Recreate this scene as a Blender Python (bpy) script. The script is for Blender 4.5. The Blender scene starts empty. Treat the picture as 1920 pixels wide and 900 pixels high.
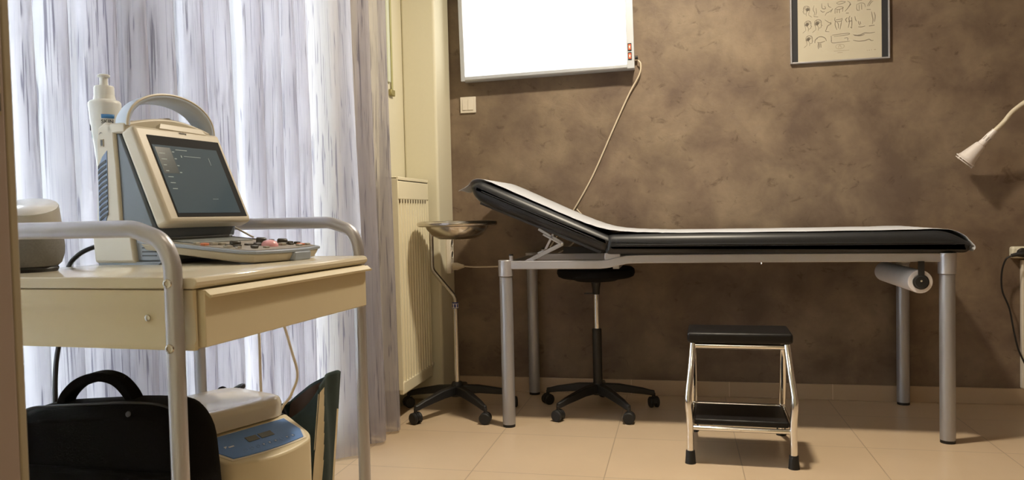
import bpy, bmesh, math, random
from mathutils import Vector, Matrix
random.seed(7)
PI = math.pi
S = bpy.context.scene
C = S.collection

# ------------------------------------------------------------------ camera
F_PX, YAW, PITCH, ROLL, H = 1439.96, .21503, .03306, -.02302, .90958
cy, sy, cp, sp = math.cos(YAW), math.sin(YAW), math.cos(PITCH), math.sin(PITCH)
fw = Vector((-sy*cp, cy*cp, -sp)); rt = Vector((cy, sy, 0)); up = rt.cross(fw)
c_, s_ = math.cos(ROLL), math.sin(ROLL)
r2 = rt*c_ + up*s_; u2 = up*c_ - rt*s_
cam = bpy.data.objects.new('camera', bpy.data.cameras.new('camera')); C.objects.link(cam)
cam.matrix_world = Matrix(((r2.x, u2.x, -fw.x, 0), (r2.y, u2.y, -fw.y, 0), (r2.z, u2.z, -fw.z, H), (0, 0, 0, 1)))
cam.data.sensor_width = 36; cam.data.lens = 36*F_PX/1920
cam.data.clip_start = .02
cam.data.dof.use_dof = True; cam.data.dof.focus_distance = 2.4; cam.data.dof.aperture_fstop = 16
S.camera = cam

# ------------------------------------------------------------------ light and exposure
S.view_settings.view_transform = 'Standard'; S.view_settings.look = 'None'
S.view_settings.exposure = 0.0; S.view_settings.gamma = 1
S.view_settings.use_curve_mapping = False
W = bpy.data.worlds.new('sky'); S.world = W; W.use_nodes = True
bg = W.node_tree.nodes['Background']
bg.inputs[0].default_value = (.90, .945, 1.0, 1); bg.inputs[1].default_value = 15.5
def area(name, loc, size, power, col, rot=(0, 0, 0), shape='DISK'):
    l = bpy.data.lights.new(name, 'AREA'); l.shape = shape; l.size = size; l.energy = power; l.color = col
    o = bpy.data.objects.new(name, l); o.location = loc; o.rotation_euler = rot; C.objects.link(o); return o
WARM = (1.0, .875, .69)
area('ceiling_lamp', (.02, 2.72, 2.54), .16, 50, WARM)
area('entrance_fill', (-.1, .9, 2.50), .5, 3.6, (1, .84, .64))  # unseen soft fill, added to brighten the near side of the room
area('hall_fill', (.2, -.9, 2.4), .5, 6, (1, .84, .64))  # fill light added behind the camera for the faces turned towards it

# ------------------------------------------------------------------ helpers
def srgb(r, g, b):
    f = lambda v: (v/255/12.92) if v/255 <= .04045 else ((v/255+.055)/1.055)**2.4
    return (f(r), f(g), f(b), 1)
def mat(name, col, rough=.5, metal=0., var=.06, scale=14., bump=0., coat=0., spec=.5, stretch=None):
    m = bpy.data.materials.new(name); m.use_nodes = True
    nt = m.node_tree; b = nt.nodes['Principled BSDF']
    tc = nt.nodes.new('ShaderNodeTexCoord'); mp = nt.nodes.new('ShaderNodeMapping'); n = nt.nodes.new('ShaderNodeTexNoise')
    nt.links.new(tc.outputs['Object'], mp.inputs[0]); nt.links.new(mp.outputs[0], n.inputs['Vector'])
    if stretch: mp.inputs['Scale'].default_value = stretch
    n.inputs['Scale'].default_value = scale; n.inputs['Detail'].default_value = 5
    mx = nt.nodes.new('ShaderNodeMix'); mx.data_type = 'RGBA'
    c = Vector(col[:3])
    mx.inputs[6].default_value = (*(c*(1-var)), 1); mx.inputs[7].default_value = (*[min(1, v*(1+var)) for v in c], 1)
    nt.links.new(n.outputs[0], mx.inputs[0]); nt.links.new(mx.outputs[2], b.inputs['Base Color'])
    b.inputs['Roughness'].default_value = rough; b.inputs['Metallic'].default_value = metal
    b.inputs['Coat Weight'].default_value = coat; b.inputs['Specular IOR Level'].default_value = spec
    if bump:
        bp = nt.nodes.new('ShaderNodeBump'); bp.inputs['Strength'].default_value = bump; bp.inputs['Distance'].default_value = .002
        nt.links.new(n.outputs[0], bp.inputs['Height']); nt.links.new(bp.outputs[0], b.inputs['Normal'])
    return m
def emit(name, col, st):
    m = bpy.data.materials.new(name); m.use_nodes = True; b = m.node_tree.nodes['Principled BSDF']
    b.inputs['Base Color'].default_value = col; b.inputs['Emission Color'].default_value = col; b.inputs['Emission Strength'].default_value = st
    return m
def empty(name, loc, label=None, cat=None, group=None, rz=0):
    o = bpy.data.objects.new(name, None); o.empty_display_size = .05; C.objects.link(o)
    o.location = loc; o.rotation_euler = (0, 0, rz)
    if label: tag(o, label, cat, group)
    return o
def tag(o, label, cat, group=None):
    o['label'] = label; o['category'] = cat
    if group: o['group'] = group
    return o
def obj(name, bm, m, parent=None, smooth=True, bevel=0, seg=2, sub=0, label=None, structure=False, ang=35):
    bmesh.ops.recalc_face_normals(bm, faces=bm.faces)
    me = bpy.data.meshes.new(name); bm.to_mesh(me); bm.free()
    for x in (m if isinstance(m, (list, tuple)) else [m]): me.materials.append(x)
    o = bpy.data.objects.new(name, me); C.objects.link(o)
    if smooth:
        me.polygons.foreach_set('use_smooth', [True]*len(me.polygons))
        me.set_sharp_from_angle(angle=math.radians(ang))
    if parent: o.parent = parent
    if bevel:
        b = o.modifiers.new('b', 'BEVEL'); b.width = bevel; b.segments = seg; b.limit_method = 'ANGLE'; b.angle_limit = math.radians(40); b.harden_normals = False
        if smooth: me.polygons.foreach_set('use_smooth', [True]*len(me.polygons)); 
    if sub:
        b = o.modifiers.new('s', 'SUBSURF'); b.levels = sub; b.render_levels = sub
    if label: o['label'] = label
    if structure: o['kind'] = 'structure'
    return o
def BM(): return bmesh.new()
def box(bm, a, b, M=None):
    x0, y0, z0 = a; x1, y1, z1 = b
    vs = [bm.verts.new((M @ Vector(p)) if M else p) for p in
          [(x0,y0,z0),(x1,y0,z0),(x1,y1,z0),(x0,y1,z0),(x0,y0,z1),(x1,y0,z1),(x1,y1,z1),(x0,y1,z1)]]
    for f in [(0,3,2,1),(4,5,6,7),(0,1,5,4),(1,2,6,5),(2,3,7,6),(3,0,4,7)]: bm.faces.new([vs[i] for i in f])
    return bm
def cbox(c, s, M=None): return box(BM(), [c[i]-s[i]/2 for i in range(3)], [c[i]+s[i]/2 for i in range(3)], M)
def prism(bm, pts, a, b, axis='y', M=None):
    """polygon pts in the plane perpendicular to axis, extruded a..b"""
    def P(p, t):
        q = {'y': (p[0], t, p[1]), 'z': (p[0], p[1], t), 'x': (t, p[0], p[1])}[axis]
        return (M @ Vector(q)) if M else q
    A = [bm.verts.new(P(p, a)) for p in pts]; B = [bm.verts.new(P(p, b)) for p in pts]
    n = len(pts); bm.faces.new(A[::-1]); bm.faces.new(B)
    for i in range(n): bm.faces.new((A[i], A[(i+1) % n], B[(i+1) % n], B[i]))
    return bm
def frames(path):
    T = []
    n = len(path)
    for i in range(n):
        a = path[max(i-1, 0)]; b = path[min(i+1, n-1)]; T.append((b-a).normalized())
    ref = Vector((0, 0, 1)) if abs(T[0].z) < .9 else Vector((1, 0, 0))
    N = (ref - T[0]*ref.dot(T[0])).normalized(); out = []
    for t in T:
        N = (N - t*N.dot(t)).normalized(); out.append((t, N, t.cross(N)))
    return out
def sweep(bm, path, prof, cap=True, scale=None):
    path = [Vector(p) for p in path]; fr = frames(path); rings = []
    for i, (p, (t, N, B)) in enumerate(zip(path, fr)):
        s = scale[i] if scale else 1
        rings.append([bm.verts.new(p + N*(x*s) + B*(y*s)) for x, y in prof])
    m = len(prof)
    for a, b in zip(rings[:-1], rings[1:]):
        for i in range(m): bm.faces.new((a[i], a[(i+1) % m], b[(i+1) % m], b[i]))
    if cap: bm.faces.new(rings[0][::-1]); bm.faces.new(rings[-1])
    return bm
def circ(r, n=16): return [(r*math.cos(2*PI*i/n), r*math.sin(2*PI*i/n)) for i in range(n)]
def tube(bm, path, r, n=16, cap=True, scale=None): return sweep(bm, path, circ(r, n), cap, scale)
def smooth_path(pts, k=8):
    pts = [Vector(p) for p in pts]; P = [pts[0]*2-pts[1]] + pts + [pts[-1]*2-pts[-2]]; out = []
    for i in range(1, len(P)-2):
        p0, p1, p2, p3 = P[i-1:i+3]
        for j in range(k):
            t = j/k
            out.append(.5*((2*p1)+(p2-p0)*t+(2*p0-5*p1+4*p2-p3)*t*t+(3*p1-p0-3*p2+p3)*t**3))
    return out+[pts[-1]]
def fillet(pts, r, k=7):
    """polyline with rounded corners"""
    pts = [Vector(p) for p in pts]; out = [pts[0]]
    for a, b, c in zip(pts[:-2], pts[1:-1], pts[2:]):
        d1 = (a-b).normalized(); d2 = (c-b).normalized(); an = d1.angle(d2)
        L = min(r/math.tan(an/2), (a-b).length*.49, (c-b).length*.49); p, q = b+d1*L, b+d2*L
        for j in range(k+1):
            t = j/k; out.append(p*(1-t)**2+b*2*t*(1-t)+q*t*t)
    return out+[pts[-1]]
def lathe(bm, prof, n=32, M=None, cap=True):
    """prof list of (r, z)"""
    rings = []
    for r, z in prof:
        ring = []
        for i in range(n):
            p = Vector((r*math.cos(2*PI*i/n), r*math.sin(2*PI*i/n), z)); ring.append(bm.verts.new((M @ p) if M else p))
        rings.append(ring)
    for a, b in zip(rings[:-1], rings[1:]):
        for i in range(n): bm.faces.new((a[i], a[(i+1) % n], b[(i+1) % n], b[i]))
    if cap: bm.faces.new(rings[0][::-1]); bm.faces.new(rings[-1])
    return bm
def cyl(bm, p, q, r, n=20): return tube(bm, [Vector(p), Vector(q)], r, n)
def axisM(p, d):
    """matrix placing local z along d at p"""
    d = Vector(d).normalized(); return Matrix.Translation(Vector(p)) @ d.to_track_quat('Z', 'Y').to_matrix().to_4x4()
def text(name, s, size, M, m, parent, depth=.0004, align='CENTER'):
    cu = bpy.data.curves.new(name, 'FONT'); cu.body = s; cu.size = size; cu.extrude = depth; cu.align_x = align; cu.align_y = 'CENTER'; cu.resolution_u = 3
    t = bpy.data.objects.new(name, cu); C.objects.link(t)
    dg = bpy.context.evaluated_depsgraph_get(); me = bpy.data.meshes.new_from_object(t.evaluated_get(dg))
    bpy.data.objects.remove(t); me.transform(M)
    o = bpy.data.objects.new(name, me); C.objects.link(o); me.materials.clear(); me.materials.append(m)
    if parent: o.parent = parent
    return o

# ------------------------------------------------------------------ materials
def stucco():
    m = bpy.data.materials.new('stucco'); m.use_nodes = True; nt = m.node_tree; N = nt.nodes; L = nt.links; b = N['Principled BSDF']
    tc = N.new('ShaderNodeTexCoord')
    def noise(sc, det=6, rough=.6, dist=0., mscale=None, off=None):
        n = N.new('ShaderNodeTexNoise'); n.inputs['Scale'].default_value = sc; n.inputs['Detail'].default_value = det
        n.inputs['Roughness'].default_value = rough; n.inputs['Distortion'].default_value = dist
        mp = N.new('ShaderNodeMapping'); L.new(tc.outputs['Object'], mp.inputs[0]); L.new(mp.outputs[0], n.inputs[0])
        if mscale: mp.inputs['Scale'].default_value = mscale
        if off: mp.inputs['Location'].default_value = off
        return n
    a = noise(4.6, 8, .60, .25); r = N.new('ShaderNodeValToRGB'); L.new(a.outputs[0], r.inputs[0])
    e = r.color_ramp.elements; e[0].position = .33; e[0].color = (.130, .091, .068, 1); e[1].position = .70; e[1].color = (.268, .207, .147, 1)
    q = r.color_ramp.elements.new(.5); q.color = (.190, .140, .100, 1)
    g = noise(2.3, 4, .5, 0, None, (3, 7, 1)); mx = N.new('ShaderNodeMix'); mx.data_type = 'RGBA'; mx.blend_type = 'MULTIPLY'
    r2_ = N.new('ShaderNodeValToRGB'); L.new(g.outputs[0], r2_.inputs[0]); e = r2_.color_ramp.elements
    e[0].position = .38; e[0].color = (.90, .85, .80, 1); e[1].position = .62; e[1].color = (1.0, .98, .90, 1)
    mx.inputs[0].default_value = 1; L.new(r.outputs[0], mx.inputs[6]); L.new(r2_.outputs[0], mx.inputs[7])
    # trowel marks: short thin dents
    d = noise(12, 7, .68, .7, (1, 1, 1.4), (1, 2, 3)); rd = N.new('ShaderNodeValToRGB'); L.new(d.outputs[0], rd.inputs[0]); e = rd.color_ramp.elements
    e[0].position = .33; e[0].color = (.45, .40, .34, 1); e[1].position = .41; e[1].color = (1, 1, 1, 1)
    rr = rd.color_ramp.elements.new(.66); rr.color = (1, 1, 1, 1); rr = rd.color_ramp.elements.new(.72); rr.color = (1.25, 1.22, 1.15, 1)
    m2 = N.new('ShaderNodeMix'); m2.data_type = 'RGBA'; m2.blend_type = 'MULTIPLY'; m2.inputs[0].default_value = .62
    L.new(mx.outputs[2], m2.inputs[6]); L.new(rd.outputs[0], m2.inputs[7]); L.new(m2.outputs[2], b.inputs['Base Color'])
    ad = N.new('ShaderNodeMath'); ad.operation = 'ADD'; L.new(d.outputs[0], ad.inputs[0]); L.new(a.outputs[0], ad.inputs[1])
    bp = N.new('ShaderNodeBump'); bp.inputs['Strength'].default_value = .30; bp.inputs['Distance'].default_value = .006
    L.new(ad.outputs[0], bp.inputs['Height']); L.new(bp.outputs[0], b.inputs['Normal'])
    b.inputs['Roughness'].default_value = .62
    return m
def tiles(name, c1, c2, grout, bw, bh, loc, mort=.0022, rough=.28, wallmap=False):
    m = bpy.data.materials.new(name); m.use_nodes = True; nt = m.node_tree; N = nt.nodes; L = nt.links; b = N['Principled BSDF']
    tc = N.new('ShaderNodeTexCoord'); mp = N.new('ShaderNodeMapping'); L.new(tc.outputs['Object'], mp.inputs[0])
    mp.inputs['Location'].default_value = loc
    if wallmap: mp.inputs['Rotation'].default_value = (PI/2, 0, 0)
    br = N.new('ShaderNodeTexBrick'); L.new(mp.outputs[0], br.inputs[0])
    br.offset = 0; br.inputs['Scale'].default_value = 1; br.inputs['Mortar Size'].default_value = mort; br.inputs['Mortar Smooth'].default_value = .2
    br.inputs['Brick Width'].default_value = bw; br.inputs['Row Height'].default_value = bh
    br.inputs['Color1'].default_value = c1; br.inputs['Color2'].default_value = c2; br.inputs['Mortar'].default_value = grout
    n = N.new('ShaderNodeTexNoise'); n.inputs['Scale'].default_value = 3.5; n.inputs['Detail'].default_value = 6; L.new(tc.outputs['Object'], n.inputs[0])
    rp = N.new('ShaderNodeMapRange'); rp.inputs[3].default_value = .90; rp.inputs[4].default_value = 1.08; L.new(n.outputs[0], rp.inputs[0])
    mx = N.new('ShaderNodeVectorMath'); mx.operation = 'SCALE'; L.new(br.outputs[0], mx.inputs[0]); L.new(rp.outputs[0], mx.inputs[3])
    L.new(mx.outputs[0], b.inputs['Base Color']); b.inputs['Roughness'].default_value = rough; b.inputs['Specular IOR Level'].default_value = .45
    bp = N.new('ShaderNodeBump'); bp.inputs['Strength'].default_value = .25; bp.inputs['Distance'].default_value = .002; bp.invert = True
    L.new(br.outputs['Fac'], bp.inputs['Height']); L.new(bp.outputs[0], b.inputs['Normal'])
    return m
def curtain_mat():
    m = bpy.data.materials.new('sheer_crinkled_voile'); m.use_nodes = True; nt = m.node_tree; N = nt.nodes; L = nt.links; N.clear()
    out = N.new('ShaderNodeOutputMaterial'); uv = N.new('ShaderNodeUVMap')
    def noise(sx, sz, det, off):
        mp = N.new('ShaderNodeMapping'); mp.inputs['Scale'].default_value = (sx, sz, 1); mp.inputs['Location'].default_value = (off, off*1.7, 0)
        L.new(uv.outputs[0], mp.inputs[0]); n = N.new('ShaderNodeTexNoise'); n.inputs['Scale'].default_value = 1; n.inputs['Detail'].default_value = det
        n.inputs['Distortion'].default_value = .25
        L.new(mp.outputs[0], n.inputs[0]); return n
    def band(n, lo, hi):
        r = N.new('ShaderNodeMapRange'); r.inputs[1].default_value = lo; r.inputs[2].default_value = hi; L.new(n.outputs[0], r.inputs[0]); r.clamp = True; return r
    def crease(sx, sz, off, wd, msx, msz, mlo, mhi):
        n = noise(sx, sz, 1.2, off); d = N.new('ShaderNodeMath'); d.operation = 'SUBTRACT'; d.inputs[1].default_value = .5; L.new(n.outputs[0], d.inputs[0])
        a_ = N.new('ShaderNodeMath'); a_.operation = 'ABSOLUTE'; L.new(d.outputs[0], a_.inputs[0])
        r = N.new('ShaderNodeMapRange'); r.inputs[1].default_value = wd; r.inputs[2].default_value = wd*.5; L.new(a_.outputs[0], r.inputs[0])
        k = band(noise(msx, msz, 2, off+20), mlo, mhi); m_ = N.new('ShaderNodeMath'); m_.operation = 'MULTIPLY'; L.new(r.outputs[0], m_.inputs[0]); L.new(k.outputs[0], m_.inputs[1]); return m_
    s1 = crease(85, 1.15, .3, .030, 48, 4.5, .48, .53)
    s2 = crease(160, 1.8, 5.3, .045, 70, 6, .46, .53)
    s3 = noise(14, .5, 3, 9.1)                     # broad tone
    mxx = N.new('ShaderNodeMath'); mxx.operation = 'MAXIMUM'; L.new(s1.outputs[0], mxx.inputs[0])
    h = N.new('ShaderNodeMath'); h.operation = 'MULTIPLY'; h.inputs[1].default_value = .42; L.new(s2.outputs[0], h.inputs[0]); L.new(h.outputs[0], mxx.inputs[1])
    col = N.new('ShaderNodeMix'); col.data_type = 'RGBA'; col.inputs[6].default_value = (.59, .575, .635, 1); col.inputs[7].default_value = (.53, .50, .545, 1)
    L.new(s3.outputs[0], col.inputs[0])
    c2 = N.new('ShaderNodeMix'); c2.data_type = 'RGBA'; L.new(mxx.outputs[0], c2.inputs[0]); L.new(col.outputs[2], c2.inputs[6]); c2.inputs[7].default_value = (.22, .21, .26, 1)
    df = N.new('ShaderNodeBsdfDiffuse'); tl = N.new('ShaderNodeBsdfTranslucent'); tr = N.new('ShaderNodeBsdfTransparent')
    L.new(c2.outputs[2], df.inputs[0]); L.new(c2.outputs[2], tl.inputs[0])
    ms = N.new('ShaderNodeMixShader'); ms.inputs[0].default_value = .58; L.new(df.outputs[0], ms.inputs[1]); L.new(tl.outputs[0], ms.inputs[2])
    # weave openness: less where slubs are
    op = N.new('ShaderNodeMapRange'); op.inputs[3].default_value = .40; op.inputs[4].default_value = .06; L.new(mxx.outputs[0], op.inputs[0])
    m2 = N.new('ShaderNodeMixShader'); L.new(op.outputs[0], m2.inputs[0]); L.new(ms.outputs[0], m2.inputs[1]); L.new(tr.outputs[0], m2.inputs[2])
    L.new(m2.outputs[0], out.inputs[0]); return m
def glass_mat():
    m = bpy.data.materials.new('window_glass'); m.use_nodes = True; nt = m.node_tree; N = nt.nodes; L = nt.links; N.clear()
    out = N.new('ShaderNodeOutputMaterial'); g = N.new('ShaderNodeBsdfGlossy'); g.inputs['Roughness'].default_value = .02; t = N.new('ShaderNodeBsdfTransparent')
    t.inputs[0].default_value = (.93, .96, .95, 1); f = N.new('ShaderNodeFresnel'); f.inputs[0].default_value = 1.45; ms = N.new('ShaderNodeMixShader')
    L.new(f.outputs[0], ms.inputs[0]); L.new(t.outputs[0], ms.inputs[1]); L.new(g.outputs[0], ms.inputs[2]); L.new(ms.outputs[0], out.inputs[0]); return m
M_STUC = stucco()
M_FLOOR = tiles('beige_floor_tiles', (.62, .475, .32, 1), (.64, .49, .33, 1), (.44, .33, .22, 1), .47, .47, (.266+.47*10, -3.083+.47*10, 0))
M_BASE = tiles('beige_skirting_tiles', (.46, .35, .235, 1), (.48, .365, .245, 1), (.66, .54, .40, 1), .47, 2, (.266+.47*10-.02, 0, .9), mort=.002, wallmap=True)
M_CREAM = mat('cream_wall_paint', (.70, .66, .50), .7, bump=.05, scale=60, var=.02)
M_CEIL = mat('ceiling_paint', (.78, .76, .72), .9)
M_VOILE = curtain_mat(); M_GLASS = glass_mat()
M_ALU = mat('satin_aluminium', (.50, .49, .51), .34, .6, var=.03)
M_GREYP = mat('silver_grey_powder_coat', (.40, .40, .42), .38, .55, var=.03)
M_CHROME = mat('chrome', (.85, .84, .82), .07, 1., var=.01)
M_STEEL = mat('brushed_stainless_steel', (.60, .57, .52), .22, 1., var=.05)
M_VINYL = mat('charcoal_vinyl', (.014, .0155, .018), .40, 0, var=.15, scale=120, bump=.05, coat=.0, spec=.5)
M_BLACK = mat('black_plastic', (.012, .012, .013), .42, 0, var=.1)
M_RUBBER = mat('black_rubber', (.010, .010, .010), .6)
M_PAPER = mat('white_crepe_paper', (.52, .54, .58), .85, bump=.3, scale=180, var=.02)
M_WHITE = mat('white_plastic', (.74, .68, .58), .35, var=.02)
M_RADW = mat('radiator_enamel', (.82, .76, .56), .38, var=.015)
M_CART = mat('cream_lacquered_steel', (.69, .60, .41), .42, var=.02)
M_CARTTOP = mat('cream_laminate_top', (.70, .63, .48), .12, var=.02)
M_DEVC = mat('ivory_plastic', (.58, .525, .42), .42, var=.02)
M_DEVB = mat('slate_blue_grey_plastic', (.13, .155, .19), .42, var=.03)
M_DEVL = mat('light_blue_grey_plastic', (.30, .34, .40), .35, var=.03)
M_BLUE = mat('blue_panel_film', (.12, .27, .64), .35, var=.04)
M_CANVAS = mat('black_canvas', (.004, .0038, .0042), .9, spec=.12, bump=.4, scale=300, var=.2)
M_TREAD = mat('ribbed_black_rubber_tread', (.009, .008, .008), .42, spec=.3, bump=.3, scale=40, stretch=(1, 12, 1))
M_GUN = mat('dark_grey_paint', (.055, .057, .06), .6)
M_CABLE = mat('cream_cable_sheath', (.66, .57, .43), .5)
M_DOOR = mat('taupe_door_frame', (.38, .30, .26), .55, var=.05)

# ------------------------------------------------------------------ room shell
YW, XL, XR, ZC, YF = 3.84, -1.32, 1.80, 2.56, .44
obj('floor', box(BM(), (-1.6, -1.8, -.1), (XR+.2, YW+.2, 0)), M_FLOOR, structure=True)
obj('ceiling', box(BM(), (-1.6, -1.8, ZC), (XR+.2, YW+.2, ZC+.1)), M_CEIL, structure=True)
obj('wall_back', box(BM(), (XL-.25, YW, 0), (XR+.2, YW+.12, ZC)), M_STUC, structure=True)
obj('wall_right', box(BM(), (XR, .3, 0), (XR+.12, YW, ZC)), M_STUC, structure=True)
OY0, OY1, OZ0, OZ1 = .62, 2.80, .03, 2.36
wl = BM(); box(wl, (XL-.25, .3, 0), (XL, OY0, ZC)); box(wl, (XL-.25, OY1, 0), (XL, YW, ZC)); box(wl, (XL-.25, OY0, OZ1), (XL, OY1, ZC)); box(wl, (XL-.25, OY0, 0), (XL, OY1, OZ0))
obj('wall_left', wl, M_CREAM, structure=True)
obj('wall_column', box(BM(), (XL, 3.60, 0), (-1.148, YW, ZC)), M_CREAM, structure=True, bevel=.012, seg=4)
wf = BM(); box(wf, (XL, .30, 0), (-.467, YF, ZC)); box(wf, (.95, .30, 0), (XR, YF, ZC)); box(wf, (-.467, .30, 2.08), (.95, YF, ZC))
obj('wall_front', wf, M_CREAM, structure=True)
hw = BM(); box(hw, (-1.5, -1.75, 0), (-1.4, .30, ZC)); box(hw, (1.4, -1.75, 0), (1.5, .30, ZC)); box(hw, (-1.4, -1.75, 0), (1.4, -1.65, ZC)); box(hw, (-1.4, .29, 0), (XL, .30, ZC))
obj('wall_hall', hw, M_CREAM, structure=True)
obj('baseboard_back', box(BM(), (-1.148, YW-.010, 0), (XR, YW, .075)), M_BASE, structure=True, bevel=.003)
obj('baseboard_right', box(BM(), (XR-.01, YF, 0), (XR, YW-.01, .075)), M_BASE, structure=True)
# door frame near the camera
dj = BM(); box(dj, (-.467, .30, 0), (-.452, .4455, 2.08)); door = obj('door_1', dj, M_DOOR, structure=True, bevel=.002)
tr = obj('trim_1', box(BM(), (-.467, .4455, 0), (-.452, .4520, 2.08)), mat('lit_frame_edge', (.42, .36, .25), .5), structure=True, bevel=.001)  # paler strip: light caught by the rounded frame corner, put into the colour
sk = obj('strike_plate', box(BM(), (-.4525, .400, .985), (-.4508, .4415, 1.020)), mat('brass_toned_metal', (.45, .38, .24), .35, .7), door, bevel=.001)
sh = BM()
for z in (.988, 1.005): box(sh, (-.4509, .4375, z), (-.4503, .4402, z+.012))
obj('latch_slot', sh, M_GUN, sk)
# cable trunk in the corner on the right
obj('trim_2', box(BM(), (1.487, YW-.022, .078), (1.512, YW, .655)), M_WHITE, structure=True, bevel=.003)

# window with balcony door
def frame_rect(bm, x0, x1, y0, y1, z0, z1, w):
    box(bm, (x0, y0, z0), (x1, y0+w, z1)); box(bm, (x0, y1-w, z0), (x1, y1, z1)); box(bm, (x0, y0+w, z0), (x1, y1-w, z0+w)); box(bm, (x0, y0+w, z1-w), (x1, y1-w, z1))
wx = XL-.17
M_WFR = mat('white_window_frame', (.72, .73, .70), .4)
win = BM(); frame_rect(win, wx-.03, wx+.03, OY0, OY1, OZ0, OZ1, .05)
win = obj('window_1', win, M_WFR, structure=True, bevel=.003)
for a, b in ((OY0+.05, 1.655), (1.655, OY1-.05)):
    s = BM(); frame_rect(s, wx-.02, wx+.035, a+.003, b-.003, OZ0+.052, OZ1-.052, .065); sash = obj('window_sash', s, M_WFR, win, bevel=.003)
    obj('pane', box(BM(), (wx-.004, a+.06, OZ0+.11), (wx+.004, b-.06, OZ1-.11)), M_GLASS, sash)
# outside
obj('balcony_floor', box(BM(), (-3.0, -1.5, -.12), (XL-.25, 6, -.02)), mat('pale_balcony_tiles', (.50, .49, .46), .7, scale=3), structure=True)
obj('ground_outside', box(BM(), (-30, -20, -3.2), (-3.0, 30, -3.0)), mat('dry_ground', (.34, .36, .28), .9, scale=.6, var=.3), structure=True)
rl = empty('balcony_railing', (-2.9, 1.5, -.02), 'grey metal balcony railing seen dimly through the sheer curtain', 'railing')
rb = BM(); box(rb, (-.03, -3, 1.03), (.03, 4.4, 1.12)); obj('top_rail', rb, M_GREYP, rl, bevel=.01)
for i in range(7): obj('post', box(BM(), (-.02, -2.9+i*1.2, 0), (.02, -2.86+i*1.2, 1.03)), M_GREYP, rl)
for k in range(5): obj('rail', box(BM(), (-.008, -3, .18+k*.17), (.008, 4.4, .20+k*.17)), M_GREYP, rl)
M_LEAF = mat('light_green_leaves', (.42, .62, .16), .7, scale=3, var=.4); M_BARK = mat('bark', (.16, .12, .08), .9)  # leaves are light green with random tone variation
def tree(x, y, h, r, seed, lab):
    rnd = random.Random(seed); t = empty('garden_tree', (x, y, -3.0), lab, 'tree', 'trees beyond the balcony')
    obj('trunk', tube(BM(), smooth_path([(0, 0, 0), (.1, 0, h*.4), (0, .1, h*.8)], 5), .14, 8, scale=None), M_BARK, t)
    bm = BM()
    for i in range(3200):
        d = Vector((rnd.gauss(0, 1), rnd.gauss(0, 1), rnd.gauss(0, .8))).normalized()*r*(rnd.random()**.4)
        p = Vector((0, 0, h))+d; a = Vector((rnd.gauss(0, 1), rnd.gauss(0, 1), rnd.gauss(0, 1))).normalized(); b = a.orthogonal().normalized(); s = rnd.uniform(.12, .24)
        bm.faces.new([bm.verts.new(p+a*s), bm.verts.new(p+b*s*.5), bm.verts.new(p-a*s), bm.verts.new(p-b*s*.5)])
    obj('foliage', bm, M_LEAF, t, smooth=False)
tree(-8.2, 8.6, 4.3, 2.2, 1, 'green garden tree dimly seen through the curtain beside the door frame')
tree(-9.4, 15.6, 4.6, 2.2, 2, 'green garden tree dimly seen through the curtain right of the tilted screen')

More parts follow.
